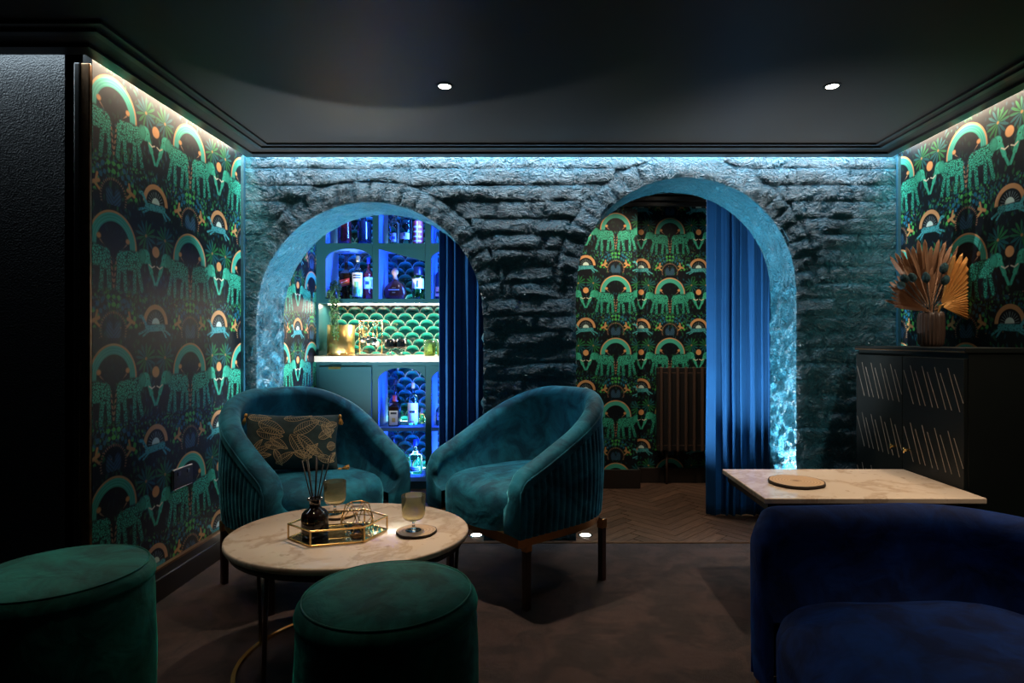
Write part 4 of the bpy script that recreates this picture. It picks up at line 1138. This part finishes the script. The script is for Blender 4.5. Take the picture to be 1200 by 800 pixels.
jar = bottle(490.5, Z2, D0, 7.4, 313, 'glass_lime', 'cap_black', 'square shouldered gin bottle with white label and green base in the slanted niche', .72, .62, group=G2, lab=('label_white', .46, .86, 1.1), marks=(('label_ink', .15, .85, .12), ('label_gold', 1.02, 1.10, 1.)), cap_h=.05)
bottle(516.5, Z2, D0, 6.2, 303, 'liquid_black', 'cap_black', 'dark bottle with white label half hidden by the bar curtain', .62, .28, group=G2, lab=('label_white', .12, .5, 1.1), marks=(('label_ink', .3, .5, .8),))
bottle(463.2, Z3, D0+.07, 7.0, 444, 'liquid_black', 'cap_black', 'tall black wine style bottle at the back of the lower arched niche', .52, .24, group=G3, lab=('label_pink', .55, .9, .8))
bottle(462.6, Z3, D0-.05, 6.2, 463, 'liquid_dark', 'cap_red', 'small square brown liqueur bottle with red cap and cream label', .66, .34, group=G3, square=True, lab=('label_white', .08, .78, 1.3), marks=(('label_ink', .75, .9, .7), ('label_gold', .2, .5, .4)))
bottle(484.3, Z3, D0, 6.3, 448, 'glass_clear', 'cork', 'tall frosted clear spirit bottle in the lower arched niche', .66, .26, group=G3, lab=('label_white', .10, .80, 1.2), marks=(('steel', .5, .62, .6), ('label_red', .03, .09, .3)))
bottle(494.5, Z3, D0+.09, 3.2, 478, 'glass_amber', 'cork', 'tiny amber bottle behind the frosted spirit bottle', .62, .4, group=G3)
bottle(460.5, Z4, D0, 6.5, 512, 'glass_brown', 'cap_black', 'square brown bottle in the lowest bar niche', .72, .32, group=G3, square=True, lab=('label_ink', .3, .7, .9))
bottle(487, Z4, D0, 8.2, 515, 'glass_clear', 'cap_blue', 'round clear bottle with blue cap and wave print in the lowest niche', .58, .30, group=G3, lab=('label_white', .18, .42, .9), marks=(('label_ink', .1, .4, .8), ('label_blue', .55, .8, .7)))
bottle(517, Z3, D0, 6.2, 461, 'glass_bottle_green', 'cap_black', 'green champagne style bottle with round white label beside the curtain', .50, .26, group=G3, lab=('label_white', .35, .85, .8), marks=(('label_ink', .4, .6, .5),))

# ------------------------------------------------------------------ things on the bar worktop
WZ = .983
pd = 4.44
pt_ = thing('planter', 'brushed brass cylindrical planter on the bar worktop', 'planter', (XD(399.5, pd), pd, WZ))
MB().lathe([(0, 0), (.094, 0), (.098, .004), (.098, .226), (.094, .226), (.092, .05), (0, .05)], 48).build('pot', 'brass_brushed', pt_)
MB().lathe([(.099, .010), (.0995, .016), (.098, .020)], 48).build('foot_line', 'brass', pt_)
# trailing plant standing on the arched shelf and hanging over the counter
pl = thing('trailing_plant', 'trailing small leaved green plant hanging from the arched shelf over the planter', 'plant', (XD(391.5, BF-.04), BF-.035, ZD(349.5, BF)))
rr = random.Random(11)
MB().lathe([(0, .001), (.034, .001), (.042, .05), (.038, .052), (0, .050)], 20, (-.03, .055, 0)).build('pot', 'cap_black', pl)
lv = MB().add([(0, 0, 0), (.006, .007, .002), (0, .018, 0), (-.006, .007, .002)], [(0, 1, 2), (0, 2, 3)])
lm = lv.mesh('leaf'); lm.materials.append(M['leaf_green'])
sm = MB()
strands = []
for k in range(20):
    q = rr.uniform(0, 2*PI); r = rr.uniform(.005, .055); Ln = rr.choice([.05, .09, .14, .20, .26, .31]); x0 = r*math.cos(q)*1.05; y0 = -.010+min(0, r*math.sin(q))*.7
    xe = x0*.45+.012; pts = [(x0*.5, .06, .06), (x0*.9, .01, .105+rr.uniform(-.01, .03)), (x0, y0-.015, .06), (x0*.8+xe*.2, y0-.02, 0)]
    for j in range(1, 9): f = j/8; pts.append((x0*.8+(xe-x0*.8)*(.2+.8*f)+.003*math.sin(j*2+k), y0-.02-.004*math.sin(j+k), -Ln*f))
    sm.tube(pts, .0013, 4); strands.append(pts)
sm.build('stems', 'stem_green', pl)
leafmb = MB()
for pts in strands:
    for a_, b_ in zip(pts[1:], pts[2:]):
        A_, B_ = Vector(a_), Vector(b_); n = max(2, int((B_-A_).length/.007))
        for j in range(n):
            p0 = A_.lerp(B_, j/n); q = rr.uniform(0, 2*PI); dv = Vector((math.cos(q), math.sin(q)*.8-.3, rr.uniform(-.5, .6))).normalized(); s_ = dv.cross(Vector((rr.uniform(-1, 1), rr.uniform(-1, 1), 1))).normalized(); l = rr.uniform(.011, .018)
            leafmb.add([p0, p0+dv*l*.5+s_*l*.38, p0+dv*l, p0+dv*l*.5-s_*l*.38], [(0, 1, 2, 3)])
lo = leafmb.build('foliage', 'leaf_green', pl); lo['kind'] = 'stuff'
# bar tool stand
td = 4.42; ts = thing('bar_tool_stand', 'gold stand of hanging bar tools on a pale base', 'bar tools', (XD(434.5, td), td, WZ))
MB().box(-.105, .105, -.045, .045, 0, .012).build('base', 'ceramic_white', ts, bevel=.004)
for x in (-.082, .082): MB().tube([(x, 0, .010), (x, 0, .262)], .0045, 8).build('post', 'brass', ts)
MB().tube([(-.082, 0, .255), (.082, 0, .255)], .004, 8).build('crossbar', 'brass', ts)
for k, x in enumerate((-.050, -.018, .018, .050)):
    tool = MB().tube([(x, -.006, .262), (x, -.006, .135)], .0042, 8).build('tool_handle', 'brass', ts)
    if k == 0: MB().lathe([(0, 0), (.020, .004), (.030, .018), (.032, .034), (.028, .034), (.018, .010), (0, .006)], 20, (x-.008, -.006, .095)).build('ladle', 'steel', tool)
    elif k == 1: MB().lathe([(0, 0), (.012, .002), (.016, .03), (.006, .038), (.015, .046), (.020, .07), (.018, .07), (0, .045)], 18, (x, -.006, .075)).build('jigger', 'steel', tool)
    elif k == 2: MB().lathe([(0, -.003), (.026, -.003), (.028, 0), (.026, .003), (0, .003)], 24).build('strainer', 'steel', tool, loc=(x+.004, -.010, .108), rot=(PI/2, 0, 0))
    else: MB().lathe([(0, 0), (.012, .006), (.017, .022), (.013, .040), (.004, .048)], 16, (x, -.006, .060)).build('spoon', 'ceramic_white', tool)
for x, nm in ((XD(457, 4.43), 'beside the tool stand'), (XD(470.8, 4.45), 'beside the lime tumblers')):
    g = thing('coupe', 'dark coupe glass on a clear foot on the bar worktop, '+nm, 'glass', (x, 4.44, WZ), 0, 'dark coupes on the bar worktop')
    MB().lathe([(.004, .048), (.030, .052), (.041, .060), (.043, .070), (.043, .122), (.041, .122), (.040, .066), (0, .058)], 28).build('bowl', 'liquid_black', g)
    MB().lathe([(0, .050), (.030, .0505), (.012, .044), (.006, .030), (.007, .012), (.020, .004), (.032, .002), (.032, 0), (0, 0)], 24).build('foot', 'glass_clear', g)
for x, y, nm in ((XD(503.5, 4.40), 4.40, 'next to the dark coupes'), (XD(518.6, 4.40), 4.40, 'against the bar curtain')):
    g = thing('tumbler', 'lime green ribbed tumbler on the bar worktop, '+nm, 'glass', (x, y, WZ), 0, 'lime tumblers on the bar worktop')
    MB().lathe([(0, 0), (.036, 0), (.041, .006), (.046, .118), (.0435, .118), (.038, .012), (0, .012)], 28).build('cup', 'glass_green_tint', g)
